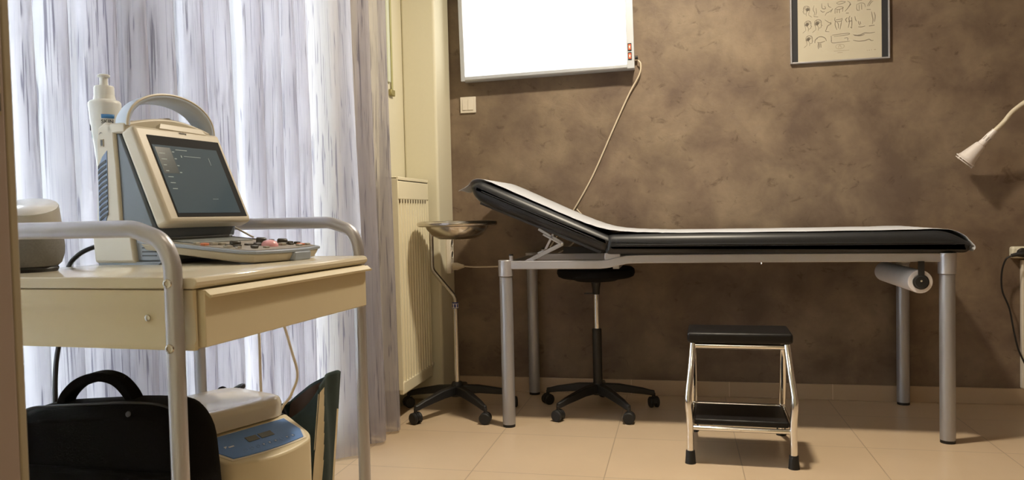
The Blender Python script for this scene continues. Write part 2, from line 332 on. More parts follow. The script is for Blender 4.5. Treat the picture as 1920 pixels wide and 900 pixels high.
# ------------------------------------------------------------------ curtain
def curtain():
    bm = BM(); uvl = bm.loops.layers.uv.new('UVMap'); rnd = random.Random(3)
    # fold centre list: (y, out) with out 0..1 = towards the room
    ys, phase, y = [], 0, .78
    ctl = [(-1.30, .74)]
    zones = [(.82, .95), (.97, 1.08), (1.09, 1.20), (1.288, 1.325), (1.362, 1.418), (1.465, 1.56), (1.575, 1.66), (1.67, 1.765), (1.81, 1.90), (1.91, 2.032), (2.095, 2.20), (2.21, 2.31), (2.325, 2.41), (2.42, 2.50)]
    for za, zb in zones:
        p_ = ctl[-1][1]; g = za-p_
        for k in range(1, max(2, int(g/.05))): ctl.append((-1.288+rnd.uniform(-.010, .012), p_+g*k/max(2, int(g/.05))))
        ctl += [(-1.262, za), (-1.252, (za+zb)/2), (-1.258, zb-.004), (-1.268, zb+.002), (-1.276, zb-.004), (-1.280, (za+zb)/2), (-1.284, za+.004), (-1.291, za), (-1.298, za+.006), (-1.300, (za+zb)/2), (-1.296, zb+.004)]
    ctl += [(-1.31, 2.52), (-1.29, 2.60), (-1.24, 2.66), (-1.185, 2.70), (-1.178, 2.735), (-1.20, 2.765), (-1.27, 2.775), (-1.285, 2.80),
            (-1.22, 2.825), (-1.172, 2.85), (-1.168, 2.88), (-1.19, 2.905), (-1.275, 2.92), (-1.285, 2.95), (-1.23, 2.985), (-1.172, 3.01), (-1.165, 3.035), (-1.185, 3.065), (-1.25, 3.08)]
    path = smooth_path([(a, b, 0) for a, b in ctl], 5); n = len(path)
    L = [0]
    for a, b in zip(path[:-1], path[1:]): L.append(L[-1]+(b-a).length)
    nz = 26; z0, z1 = .012, 2.42; grid = []
    for j in range(nz+1):
        t = j/nz; z = z0+(z1-z0)*t; row = []
        amp = 1-.45*t
        for i, p in enumerate(path):
            x = -1.285+(p.x+1.285)*amp; yy = p.y
            if p.y > 2.5: yy = p.y + (p.y-2.5)*.13*t*2.42/2
            x += .004*math.sin(z*3+i*.21)*(1-t*.5); yy += .005*math.sin(z*2.3+p.y*9+1.7*math.sin(z*1.3))
            row.append(bm.verts.new((x, yy, z)))
        grid.append(row)
    for j in range(nz):
        for i in range(n-1):
            f = bm.faces.new((grid[j][i], grid[j][i+1], grid[j+1][i+1], grid[j+1][i]))
            for lp, (a, b) in zip(f.loops, ((i, j), (i+1, j), (i+1, j+1), (i, j+1))): lp[uvl].uv = (L[a], z0+(z1-z0)*b/nz)
    root = empty('curtain', (0, 0, 0), 'long sheer grey lilac curtain with crinkled vertical streaks across the window', 'curtain')
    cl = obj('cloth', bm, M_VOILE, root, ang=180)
    hm = BM(); bot = [Vector((v.co)) if 0 else None for v in []]
    rail = obj('curtain_rail', box(BM(), (-1.305, .55, 2.42), (-1.265, 3.3, 2.45)), M_WHITE, root, bevel=.004)
    sweep(hm, [Vector((-1.285+(p.x+1.285), p.y+.005*math.sin(.012*2.3+p.y*9+.03), .013)) for p in path], [(-.0012, -.002), (.0012, -.002), (.0012, .012), (-.0012, .012)])
    hm.free()
curtain()

# shutter belt between curtain and column
sb = empty('shutter_strap', (XL, 3.44, 1.48), 'yellow green roller shutter strap hanging beside the curtain edge above radiator', 'strap')
obj('belt', box(BM(), (.006, -.006, .03), (.009, .012, 1.02)), mat('olive_webbing', (.44, .42, .20), .8), sb)
obj('guide_rail', box(BM(), (.0, -.05, .06), (.010, -.018, 1.02)), mat('pale_green_white_rail', (.62, .66, .52), .5), sb, bevel=.002)
obj('strap_end', box(BM(), (.0, -.03, .0), (.016, .02, .03)), mat('brass_bracket', (.32, .28, .12), .45, .5), sb, bevel=.004)

# ------------------------------------------------------------------ radiator
def radiator():
    x0, x1, y0, y1, z0, z1 = -1.285, -1.190, 3.160, 3.565, .130, 1.090
    r = empty('radiator', ((x0+x1)/2, (y0+y1)/2, z0), 'tall cream panel radiator with vertical ribs between curtain and corner column', 'radiator')
    T = Vector(r.location)
    def p(bm): bmesh.ops.translate(bm, verts=bm.verts, vec=-T); return bm
    prof = []; n = 11; w = (y1-y0-.03)/n
    y = y0+.015; prof.append((x1-.022, y0)); prof.append((x1-.004, y0)); prof.append((x1-.004, y0+.012))
    for i in range(n):
        a = y+i*w; prof += [(x1-.019, a+.004), (x1-.019, a+w*.20), (x1-.001, a+w*.42), (x1-.001, a+w*.82), (x1-.006, a+w*.98)]
    prof += [(x1-.004, y1-.012), (x1-.004, y1), (x1-.022, y1)]
    obj('ribbed_panel', p(prism(BM(), prof, z0+.055, z1-.10, 'z')), M_RADW, r, ang=20)
    obj('lower_edge', p(box(BM(), (x1-.022, y0, z0), (x1, y1, z0+.057))), M_RADW, r, bevel=.006)
    obj('upper_edge', p(box(BM(), (x1-.022, y0, z1-.102), (x1, y1, z1-.022))), M_RADW, r, bevel=.003)
    obj('rear_panel', p(box(BM(), (x0, y0, z0+.01), (x0+.022, y1, z1-.03))), M_RADW, r, bevel=.004)
    obj('side_cover', p(box(BM(), (x0, y1-.001, z0+.02), (x1-.002, y1+.003, z1-.012))), M_RADW, r, bevel=.001)
    obj('side_cover', p(box(BM(), (x0, y0-.003, z0+.02), (x1-.002, y0+.001, z1-.012))), M_RADW, r, bevel=.001)
    g = BM(); box(g, (x1-.010, y0, z1-.018), (x1+.001, y1, z1-.004)); box(g, (x0, y0, z1-.008), (x1-.012, y1, z1-.003))
    obj('top_grille', p(g), M_RADW, r, bevel=.002)
    d = BM(); box(d, (x1-.0115, y0+.004, z1-.0225), (x1-.003, y1-.004, z1-.017)); obj('top_gap', p(d), M_GUN, r)
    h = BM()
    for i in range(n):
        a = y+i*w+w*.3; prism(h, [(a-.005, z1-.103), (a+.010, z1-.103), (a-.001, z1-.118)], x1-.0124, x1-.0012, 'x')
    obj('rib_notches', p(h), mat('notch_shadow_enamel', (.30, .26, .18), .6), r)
    v = BM(); cyl(v, (x1-.03, y1-.01, z0+.055), (x1-.03, y1+.028, z0+.055), .011); cyl(v, (x1-.03, y1+.018, z0+.055), (x1-.002, y1+.018, z0+.055), .009)
    obj('valve', p(v), M_WHITE, r, bevel=.002)
    for yy in (y0+.1, y1-.13): obj('wall_bracket', p(box(BM(), (x0-.033, yy, .5), (x0, yy+.03, .6))), M_RADW, r)
radiator()

# power strip on the column side
ps = empty('power_strip', (-1.148, 3.72, .715), 'white vertical multi socket strip on side of corner column behind steel basin', 'power strip')
obj('housing', cbox((.012, 0, 0), (.024, .052, .19)), M_WHITE, ps, bevel=.005, seg=3)
for k in range(3):
    z = -.060+k*.06; o = obj('socket', lathe(BM(), [(.020, 0), (.020, .003), (.017, .003), (.016, .0005)], 24, axisM((.0235, 0, z), (1, 0, 0))), M_WHITE, ps)
    hh = BM()
    for s in (-.0095, .0095): cyl(hh, (.0238, s, z), (.0250, s, z), .0025, 10)
    obj('pin_hole', hh, M_BLACK, o)
pg = empty('wall_plug', (-1.118, 3.72, .655), 'cream mains plug in the lowest socket of the column power strip', 'plug')
obj('plug_body', tube(BM(), [(-.002, 0, 0), (.02, 0, 0), (.04, 0, 0), (.055, 0, 0)], .019, 16, scale=[1, 1, .6, .4]), M_CABLE, pg)
tag(obj('mains_cable', tube(BM(), smooth_path([(-1.065, 3.72, .655), (-1.0, 3.73, .650), (-.85, 3.76, .652), (-.74, 3.80, .668), (-.62, 3.815, .70), (-.52, 3.82, .76), (-.455, 3.82, .86), (-.50, 3.822, .93)], 8), .0036, 8), M_CABLE),
    'cream mains cable running from column socket along wall behind the couch end', 'cable')

# ------------------------------------------------------------------ film viewer on the wall
def viewer():
    r = empty('film_viewer', (-1.066, YW, 1.586), 'large glowing white x-ray film viewer mounted on the brown wall', 'light box'); r.rotation_euler = (0, math.radians(-.9), 0)
    D = -.082; Wd, Hh = .868, .56
    M_FR = mat('pale_aluminium_frame', (.55, .58, .62), .35, .3)
    obj('casing', box(BM(), (.004, D+.01, .004), (Wd-.004, -.002, Hh)), M_FR, r, bevel=.003)
    f = BM(); box(f, (0, D, 0), (.022, D+.02, Hh)); obj('frame_side', f, M_FR, r, bevel=.002)
    f = BM(); box(f, (Wd-.036, D, 0), (Wd, D+.02, Hh)); obj('frame_side', f, M_FR, r, bevel=.002)
    f = BM(); prism(f, [(D+.012, 0), (D, .006), (D, .020), (D+.006, .024), (D+.02, .024), (D+.02, 0)], .022, Wd-.036, 'x'); obj('frame_bottom', f, M_FR, r, bevel=.001)
    f = BM(); box(f, (.022, D, Hh-.02), (Wd-.036, D+.02, Hh)); obj('frame_top', f, M_FR, r)
    obj('light_panel', box(BM(), (.022, D+.005, .022), (Wd-.036, D+.012, Hh-.02)), emit('lit_diffuser', (.93, .97, 1, 1), 1.6), r, label='bright white diffuser panel')
    for z in (.040, .083):
        s = obj('rocker_switch', box(BM(), (Wd-.030, D-.003, z), (Wd-.012, D, z+.037)), M_BLACK, r, bevel=.001)
        obj('indicator', box(BM(), (Wd-.0265, D-.0055, z+.006), (Wd-.0155, D-.002, z+.031)), emit('red_neon', (1, .10, .03, 1), .55), s, label='glowing red switch window')
        pl = BM(); box(pl, (Wd-.0225, D-.006, z+.012), (Wd-.0195, D-.0050, z+.025)); box(pl, (Wd-.0245, D-.006, z+.017), (Wd-.0175, D-.0050, z+.020)); obj('indicator_glint', pl, emit('pink_neon', (1, .6, .5, 1), .9), s)
    c = BM(); cyl(c, (Wd, D+.055, .060), (Wd+.014, D+.055, .060), .009); obj('cable_gland', c, M_BLACK, r)
viewer()
tag(obj('viewer_cable', tube(BM(), smooth_path([(-.184, 3.813, 1.646), (-.172, 3.812, 1.625), (-.180, 3.812, 1.575), (-.232, 3.822, 1.485), (-.312, 3.828, 1.32), (-.42, 3.83, 1.09), (-.52, 3.83, .92), (-.60, 3.83, .80), (-.64, 3.825, .74)], 8), .0038, 8), M_CABLE),
    'cream cable hanging diagonally from the light box down behind the couch', 'cable')
# light switch
sw = empty('light_switch', (-1.052, YW, 1.478), 'cream double light switch below left corner of light box', 'switch')
obj('cover_plate', box(BM(), (-.041, -.010, -.041), (.041, 0, .041)), M_WHITE, sw, bevel=.002)
for s in (0, 1): obj('rocker', prism(BM(), [(-.010, -.027), (-.0145, -.027), (-.012, .027), (-.010, .027)], -.028+s*.0285, -.0005+s*.0285, 'x'), M_WHITE, sw, bevel=.0008)

# ------------------------------------------------------------------ framed chart
def chart():
    x0, x1, z0, z1 = .521, .952, 1.584, 2.20
    r = empty('framed_chart', ((x0+x1)/2, YW, z0), 'framed medical chart of small body sketches high on brown wall', 'picture'); w = (x1-x0)/2; h = z1-z0
    for nm, a, b in (('frame_side', (-w, -.020, 0), (-w+.007, 0, h)), ('frame_side', (w-.007, -.020, 0), (w, 0, h)), ('frame_bottom', (-w+.007, -.020, 0), (w-.007, 0, .007)), ('frame_top', (-w+.007, -.020, h-.007), (w-.007, 0, h))):
        obj(nm, box(BM(), a, b), M_ALU, r, bevel=.0015)
    M_PP = mat('aged_cream_print_paper', (.50, .455, .35), .6, var=.03)
    for s in (-1, 1):
        a, b = sorted((s*(w-.007), s*(w-.034))); obj('mount_strip', box(BM(), (a, -.012, .007), (b, -.002, h-.007)), mat('charcoal_mount_board', (.02, .021, .025), .6), r, label='charcoal mount strip')
    obj('print', box(BM(), (-w+.034, -.012, .007), (w-.034, -.002, h-.007)), M_PP, r)
    M_INK = mat('faded_ink', (.22, .19, .15), .8); M_INKL = mat('pale_ink', (.38, .33, .25), .8)
    # strokes in the units of the print: origin lower left of the visible print, 1000 = print width
    PW = 2*(w-.034); k = PW/1000
    def stroke(bm, pts, wd=5):
        pts = [Vector((-w+.034+a*k, -.0125, .007+b*k)) for a, b in pts]; P = smooth_path(pts, 4) if len(pts) > 2 else pts
        L = []; R = []
        for i, q in enumerate(P):
            t = (P[min(i+1, len(P)-1)]-P[max(i-1, 0)]).normalized(); nrm = Vector((-t.z, 0, t.x)); ww = wd*1.05*k*(.55+.45*math.sin(PI*(i+.5)/len(P)))
            L.append(bm.verts.new(q+nrm*ww/2)); R.append(bm.verts.new(q-nrm*ww/2))
        for i in range(len(P)-1): bm.faces.new((L[i], L[i+1], R[i+1], R[i]))
    rnd = random.Random(4)
    def shade(bm, cx, cz, rx, rz, n, sl=.4):
        for i in range(n):
            a = cx+rx*(2*(i+.5)/n-1); hh = rz*math.sqrt(max(0, 1-((a-cx)/rx)**2)); stroke(bm, [(a-sl*hh*.5, cz-hh*rnd.uniform(.6, 1)), (a+sl*hh*.3, cz), (a+sl*hh*.5, cz+hh*rnd.uniform(.6, 1))], 5)
    def head(cx, cz, s, f=1, bandage=True):
        bm = BM(); P = lambda l: [(cx+f*a*s, cz+b*s) for a, b in l]
        stroke(bm, P([(-30, -70), (-38, -20), (-48, 10), (-40, 55), (0, 75), (38, 62), (48, 25), (44, 5), (56, -14), (44, -22), (44, -42), (20, -52), (8, -48)]), 6)
        stroke(bm, P([(-30, -70), (-60, -95), (-78, -110)]), 5); stroke(bm, P([(8, -50), (6, -85)]), 5)
        if bandage:
            stroke(bm, P([(-46, 0), (0, 18), (46, 42)]), 6); stroke(bm, P([(-44, 25), (0, 42), (40, 62)]), 5); stroke(bm, P([(-20, 70), (-10, 0), (12, -50)]), 5)
        shade(bm, cx-14*s*f, cz+20*s, 28*s, 38*s, 7); obj('head_sketch', bm, M_INK, r)
    def strokes(nm, ls, wd=6, m=None):
        bm = BM()
        for l in ls: stroke(bm, l, wd)
        obj(nm, bm, m or M_INK, r)
    Z = lambda y: 1000*0+(860-y)   # from crop rows (7.5 px per photo px) to print units
    X = lambda x: (x-145)*1000/1145
    zz = lambda y: (855-y)*1000/1145
    T = lambda l: [(X(a), zz(b)) for a, b in l]
    head(X(285), zz(330), .82); head(X(425), zz(325), .86); head(X(300), zz(545), .82); head(X(270), zz(110), .8, -1, True)
    strokes('arm_sketch', [T([(375, 40), (360, 100), (380, 150), (370, 200)]), T([(400, 80), (405, 140), (395, 190)]), T([(370, 205), (430, 212)])])
    strokes('arm_sketch', [T([(480, 20), (485, 90), (530, 100), (520, 60)]), T([(460, 120), (490, 145), (520, 140)])], 8)
    strokes('arm_sketch', [T([(565, 20), (575, 70), (610, 90)]), T([(620, 120), (580, 150), (545, 165), (525, 200)]), T([(630, 105), (600, 160)])], 7)
    strokes('bandage_sketch', [T([(680, 30), (740, 10), (805, 25), (720, 50), (680, 30)]), T([(665, 110), (710, 85), (770, 95), (760, 115), (700, 125), (665, 110)]), T([(662, 112), (662, 180)]), T([(770, 100), (765, 160)]), T([(690, 125), (690, 175)]), T([(720, 120), (722, 178)])], 7)
    strokes('arm_sketch', [T([(830, 10), (870, 50), (840, 110), (795, 160)]), T([(880, 60), (850, 90)]), T([(810, 185), (850, 188)])], 8)
    strokes('bandage_sketch', [T([(955, 75), (1010, 55), (1060, 70), (1075, 120)]), T([(955, 75), (960, 150), (1000, 160)]), T([(990, 75), (990, 150)]), T([(1020, 70), (1025, 150)]), T([(965, 20), (1030, 15)])], 7)
    strokes('arm_sketch', [T([(1100, 110), (1120, 70), (1150, 30), (1170, 10)]), T([(1180, 40), (1150, 60), (1120, 110)]), T([(1090, 155), (1145, 158)])], 8)
    strokes('leg_sketch', [T([(520, 260), (570, 300), (605, 325), (560, 350), (540, 400), (530, 430), (580, 440)]), T([(605, 325), (600, 300)])], 8)
    strokes('hip_sketch', [T([(665, 235), (655, 270), (680, 300), (750, 290), (755, 250)]), T([(665, 290), (662, 350), (685, 420)]), T([(750, 290), (740, 350), (725, 415)]), T([(690, 310), (705, 340), (705, 400)]), T([(670, 275), (750, 265)])], 8)
    strokes('torso_sketch', [T([(865, 230), (850, 260), (855, 320), (840, 400)]), T([(830, 250), (805, 280), (825, 320)]), T([(885, 250), (890, 330), (885, 400)]), T([(840, 310), (890, 300)]), T([(870, 390), (890, 410)])], 9)
    strokes('foot_sketch', [T([(930, 240), (940, 290), (955, 315)]), T([(975, 310), (985, 350), (1000, 375)]), T([(975, 395), (1020, 400), (1070, 390)]), T([(1000, 320), (1010, 360)])], 8)
    strokes('leg_sketch', [T([(1155, 190), (1165, 250), (1175, 310), (1165, 370)]), T([(1190, 200), (1205, 260), (1195, 340)]), T([(1120, 395), (1195, 388)])], 9)
    strokes('torso_sketch', [T([(420, 520), (385, 545), (380, 590)]), T([(400, 520), (460, 500), (520, 525), (540, 570)]), T([(415, 580), (450, 590), (520, 570)]), T([(430, 590), (425, 640), (430, 680)]), T([(460, 600), (465, 660)]), T([(440, 600), (445, 660)])], 9)
    strokes('bench_sketch', [T([(615, 492), (700, 484), (845, 478), (830, 500), (640, 510)]), T([(610, 530), (615, 600), (730, 600), (860, 592)]), T([(605, 500), (610, 580)]), T([(785, 545), (830, 545), (830, 585)])], 7)
    strokes('arm_sketch', [T([(905, 505), (960, 515), (1010, 510), (1060, 490), (1130, 495), (1200, 488)]), T([(920, 515), (1000, 525), (1060, 510)])], 9)
    strokes('arm_sketch', [T([(905, 585), (980, 602), (1060, 600), (1120, 585), (1150, 605), (1180, 605)])], 9)
    strokes('seal_sketch', [T([(665, 660), (680, 635), (720, 630), (775, 640), (775, 680), (720, 695), (680, 688), (665, 660)]), T([(700, 680), (720, 640), (745, 680)]), T([(640, 725), (850, 722)]), T([(690, 750), (760, 750)])], 7, M_INKL)
    strokes('caption_marks', [T([(1090, 742), (1100, 742)]), T([(1115, 742), (1128, 742)]), T([(1145, 738), (1155, 738)]), T([(1185, 738), (1212, 738)])], 12, M_INKL)
chart()

# ------------------------------------------------------------------ examination couch
def couch():
    X0, X1, Y0, Y1 = -.728, .990, 3.194, 3.790
    r = empty('examination_couch', (.13, 3.49, 0), 'long charcoal padded examination couch on grey tubular legs along the wall', 'examination couch')
    T = Vector(r.location)
    def p(bm): bmesh.ops.translate(bm, verts=bm.verts, vec=-T); return bm
    for x, y in ((X0, Y0), (X1, Y0), (X0, Y1), (X1, Y1)):
        lg = obj('leg', p(tube(BM(), [(x, y, .012), (x, y, .50), (x, y, .645)], .0275, 28)), M_GREYP, r)
        obj('leg_cap', p(tube(BM(), [(x, y, .647), (x, y, .716 if x < 0 else .728)], .0315, 28)), M_ALU, lg, bevel=.002)
        obj('foot_pad', p(cyl(BM(), (x, y, 0), (x, y, .012), .0265)), M_RUBBER, lg)
    prof = [(-.0175, -.012), (-.0175, .012), (-.0145, .015), (.0145, .015), (.0175, .012), (.0175, -.012), (.0145, -.015), (-.0145, -.015)]
    for y in (Y0, Y1):
        path = smooth_path([(X0+.02, y, .6945), (-.55, y, .6945), (-.38, y, .6945), (-.30, y, .6965), (-.235, y, .710), (-.17, y, .7155), (.1, y, .7155), (.6, y, .7135), (X1-.02, y, .7105)], 6)
        obj('frame_rail', p(sweep(BM(), path, prof)), M_ALU, r)
    for x, z in ((X0, .69), (X1, .705), (-.26, .69)):
        obj('cross_rail', p(box(BM(), (x-.014, Y0+.01, z-.016), (x+.014, Y1-.01, z+.016))), M_GREYP, r, bevel=.003)
    obj('bed_board', p(box(BM(), (-.285, Y0+.012, .732), (.99, Y1-.012, .742))), M_GUN, r)
    obj('support_plate', p(box(BM(), (-.305, Y0-.01, .700), (-.24, Y0+.0, .742))), M_ALU, r, bevel=.002)
    obj('support_plate', p(box(BM(), (-.305, Y1, .700), (-.24, Y1+.01, .742))), M_ALU, r, bevel=.002)
    obj('lower_board', p(box(BM(), (-.56, Y1-.05, .712), (-.27, Y1-.03, .745))), M_GUN, r)
    # cushions
    ya, yb = Y0-.042, Y1+.012
    def rounded(pts, rad, k=6):
        n = len(pts); out = []
        for i in range(n):
            p0, p1, p2 = Vector(pts[i-1]), Vector(pts[i]), Vector(pts[(i+1) % n]); d1 = (p0-p1); d2 = (p2-p1)
            L = min(rad[i], d1.length*.46, d2.length*.46); A_, B_ = p1+d1.normalized()*L, p1+d2.normalized()*L
            for j in range(k+1): t = j/k; out.append(A_*(1-t)**2+p1*2*t*(1-t)+B_*t*t)
        return out
    def cushion(name, prof2, rads, rr=.036):
        P2 = rounded(prof2, rads); n = len(P2); ar = sum(P2[i].x*P2[(i+1) % n].y-P2[(i+1) % n].x*P2[i].y for i in range(n)); sg = 1 if ar > 0 else -1
        N2 = []
        for i in range(n):
            t = (P2[(i+1) % n]-P2[i-1]).normalized(); N2.append(Vector((-t.y, t.x))*sg)
        bm = BM(); rings = []; st_ = []
        for k in range(8): a_ = PI/2*k/7; st_.append((ya+rr*(1-math.sin(a_)), rr*.92*(1-math.cos(a_))))
        st_ = [(y_, i_) for y_, i_ in st_][::-1]; ends = st_ + [(yb-(y_-ya), i_) for y_, i_ in st_][::-1]
        for y_, ins in ends:
            y2 = y_; rings.append([bm.verts.new((P2[i].x+N2[i].x*ins, y2, P2[i].y+N2[i].y*ins)) for i in range(n)])
        for u, v in zip(rings[:-1], rings[1:]):
            for i in range(n): bm.faces.new((u[i], u[(i+1) % n], v[(i+1) % n], v[i]))
        bm.faces.new(rings[0][::-1]); bm.faces.new(rings[-1])
        return obj(name, p(bm), M_VINYL, r, ang=75)
    seat = cushion('seat_cushion', [(-.303, .736), (1.058, .727), (1.074, .760), (.985, .813), (-.303, .819)], [.025, .02, .035, .10, .05])
    hx, hz = -.300, .742; an = math.radians(23.0); d = Vector((-math.cos(an), 0, math.sin(an))); nn = Vector((math.sin(an), 0, math.cos(an)))
    B = Vector((hx, 0, hz)); q = lambda s, t: ((B+d*s+nn*t).x, (B+d*s+nn*t).z)
    back = cushion('back_cushion', [q(.0, .0), q(.59, -.002), q(.645, .045), q(.61, .086), q(-.02, .072)], [.03, .05, .04, .06, .04])
    for c, pts in ((seat, [(-.255, .776), (1.00, .768)]), (back, [q(.06, .040), q(.58, .045)])):
        a, b = pts; obj('crease_ridge', p(cyl(BM(), (a[0], ya+.0008, a[1]), (b[0], ya+.0008, b[1]), .0022, 8)), M_VINYL, c)  # thin ridge added for the highlight along the cushion's fabric crease
    obj('back_board', p(prism(BM(), [q(.02, -.002), q(.58, -.002), q(.58, -.012), q(.02, -.012)], Y0+.012, Y1-.012, 'y')), M_GUN, r)
    # ratchet braces
    for y in (Y0+.018,):
        b = BM()
        def bar(a, c, w=.007, t=.004):
            a = Vector((a[0], 0, a[1])); c = Vector((c[0], 0, c[1])); dd = (c-a).normalized(); e = Vector((-dd.z, 0, dd.x))*w
            prism(b, [((a+e).x, (a+e).z), ((c+e).x, (c+e).z), ((c-e).x, (c-e).z), ((a-e).x, (a-e).z)], y-t, y+t, 'y')
        bar((-.640, .706), (-.482, .782), .0085, .006); bar((-.482, .784), (-.585, .846), .0055); bar((-.482, .776), (-.565, .823), .004, .008); bar((-.520, .828), (-.56, .752), .005)
        bar((-.59, .742), (-.55, .758), .004)
        o = obj('ratchet_brace', p(b), M_ALU, r, bevel=.0012)
        obj('pivot_bolt', p(cyl(BM(), (-.484, y-.010, .781), (-.484, y+.010, .781), .0055, 12)), M_CHROME, o)
    for x, y in ((X0+.022, Y0+.012), (X0+.06, Y1-.01)):
        k = obj('lock_pin', p(cyl(BM(), (x, y, .71), (x, y, .734), .0085, 14)), M_ALU, r); obj('pin_cap', p(cyl(BM(), (x, y, .734), (x, y, .740), .0095, 14)), M_BLACK, k)
    obj('rail_bolt', p(cyl(BM(), (.318, Y0, .690), (.318, Y0, .700), .004, 10)), M_CHROME, r)
    # paper roll bracket
    for y in (Y0-.022, Y1-.07):
        h = BM(); box(h, (.883, y-.003, .625), (.905, y+.003, .697)); lathe(h, [(.029, -.004), (.029, .002), (.022, .004), (.022, .004)], 28, axisM((.893, y, .618), (0, -1, 0)))
        o = obj('roll_bracket', p(h), M_BLACK, r, bevel=.001)
        obj('bracket_screw', p(cyl(BM(), (.893, y-.006, .622), (.893, y-.003, .622), .004, 10)), M_CHROME, o)
couch()
pr = tag(obj('paper_roll', None or (lambda b: b)(lathe(BM(), [(.020, 0), (.044, 0), (.044, .515), (.020, .515), (.020, 0)], 36, axisM((.893, 3.180, .618), (0, 1, 0)), cap=False)), mat('bright_paper_roll', (.80, .76, .76), .8), bevel=.002),
         'white paper roll hanging under the right end of the couch', 'paper roll')
# paper sheet over the cushions
def sheet():
    an = math.radians(23.0); d = Vector((-math.cos(an), 0, math.sin(an))); nn = Vector((math.sin(an), 0, math.cos(an))); B = Vector((-.300, 0, .742))
    q = lambda s, t: (B+d*s+nn*t)
    pts = [q(.672, .015)+Vector((-.012, 0, -.004)), q(.655, .042), q(.642, .072), q(.605, .0905), q(.54, .0935), q(.40, .0885), q(.22, .0830), q(.12, .0835),
           Vector((-.295, 0, .8400)), Vector((-.20, 0, .8275)), Vector((-.10, 0, .8225)), Vector((0, 0, .8195)), Vector((.4, 0, .817)), Vector((.8, 0, .8165)), Vector((.975, 0, .8165)), Vector((1.040, 0, .798)), Vector((1.068, 0, .768)), Vector((1.080, 0, .748)), Vector((1.074, 0, .732))]
    path = smooth_path(pts, 6); bm = BM(); rows = []; ny = 14; y0, y1 = 3.182, 3.76
    for i, a in enumerate(path):
        t = i/(len(path)-1); row = []
        for j in range(ny+1):
            y = y0+(y1-y0)*j/ny; e = .0012*math.sin(i*.9+j*2.1)
            fl = max(0, 1-i/6)*.010*math.sin(j*1.3)
            row.append(bm.verts.new((a.x-fl, y+(.010*math.sin(i*.23) if j == 0 else 0), a.z+abs(e)+fl*.4)))
        rows.append(row)
    for a, b in zip(rows[:-1], rows[1:]):
        for j in range(ny): bm.faces.new((a[j], a[j+1], b[j+1], b[j]))
    o = obj('couch_paper', bm, M_PAPER, ang=180); s = o.modifiers.new('s', 'SOLIDIFY'); s.thickness = .0012; s.offset = 1
    tag(o, 'white crepe paper sheet covering the top of the couch', 'paper sheet')
sheet()

# ------------------------------------------------------------------ castor bases (stool and basin stand)
def castor_base(root, R, rot, zt=.115, hub=.03, hubh=.12):
    """five arms and five castors, parts of root (local coordinates)"""
    for i in range(5):
        a = rot+2*PI*i/5; ca, sa = math.cos(a), math.sin(a); M = Matrix.Rotation(a, 4, 'Z')
        b = BM(); P = [(0, .105, .026, .020), (.10, .100, .021, .018), (R-.05, .080, .016, .014), (R-.012, .070, .013, .012), (R+.004, .068, .010, .012)]; rings = []
        for x, z, hw, hh in P: rings.append([b.verts.new(M @ Vector(v)) for v in ((x, -hw, z-hh), (x, hw, z-hh), (x, hw*.7, z+hh), (x, -hw*.7, z+hh))])
        for u, v in zip(rings[:-1], rings[1:]):
            for k in range(4): b.faces.new((u[k], u[(k+1) % 4], v[(k+1) % 4], v[k]))
        b.faces.new(rings[0][::-1]); b.faces.new(rings[-1])
        arm = obj('base_arm', b, M_BLACK, root, bevel=.004)
        tw = random.uniform(-.8, .8); Mc = Matrix.Translation((R*ca, R*sa, 0)) @ Matrix.Rotation(a+PI/2+tw, 4, 'Z')
        c = BM(); cyl(c, Mc @ Vector((0, 0, .045)), Mc @ Vector((0, 0, .068)), .008, 12)
        # hood
        prf = [(.026*math.cos(t), .0255+.0265*math.sin(t)) for t in [PI*k/10-.25 for k in range(0, 12)]]
        prism(c, prf, -.006, .006, 'y', Mc)
        cs = obj('castor', c, M_BLACK, arm, bevel=.001)
        w = BM()
        for s in (-1, 1): lathe(w, [(.010, 0), (.024, 0), (.0255, .003), (.0255, .012), (.021, .016), (.012, .0165)], 24, Mc @ Matrix.Translation((0, s*.0065, .0255)) @ Matrix.Rotation(-s*PI/2, 4, 'X'))
        for v in w.verts: pass
        cs2 = obj('castor_wheel', w, M_RUBBER, arm)
    b = BM(); lathe(b, [(hub*1.25, .075), (hub*1.25, .098), (hub, .115), (hub, hubh), (hub*.8, hubh+.01)], 28); obj('hub', b, M_BLACK, root)
st = empty('swivel_stool', (-.378, 3.515, 0), 'black swivel stool on five castors standing under the couch', 'stool')
castor_base(st, .262, math.radians(90), hub=.024, hubh=.125)
b = BM(); lathe(b, [(.0215, .12), (.0215, .375), (.019, .378)], 24); obj('outer_column', b, M_BLACK, st)
b = BM(); cyl(b, (0, 0, .375), (0, 0, .545), .0125); obj('gas_piston', b, M_CHROME, st, label='chrome gas piston')
b = BM(); lathe(b, [(.016, .535), (.017, .56), (.022, .590), (.060, .600), (.060, .606)], 20); box(b, (-.055, -.006, .536), (0, .006, .542)); obj('seat_mechanism', b, M_BLACK, st, bevel=.001)
b = BM(); lathe(b, [(.06, .600), (.09, .598), (.11, .606), (.155, .612), (.172, .620), (.178, .635), (.176, .650), (.165, .660), (.10, .664), (0.001, .664)], 40); obj('seat', b, mat('black_woven_upholstery', (.005, .005, .006), .9, bump=.5, scale=200, spec=.2), st)
bs = empty('basin_stand', (-1.02, 3.407, 0), 'chrome basin stand on black castors between radiator and couch', 'stand')
castor_base(bs, .262, math.radians(97.5), hub=.028, hubh=.13)
b = BM(); cyl(b, (0, 0, .125), (0, 0, .485), .0125); obj('outer_tube', b, M_STEEL, bs)
b = BM(); cyl(b, (0, 0, .482), (0, 0, .510), .0145); col = obj('collar', b, mat('dark_blue_print', (.02, .03, .16), .5), bs)
b = BM()
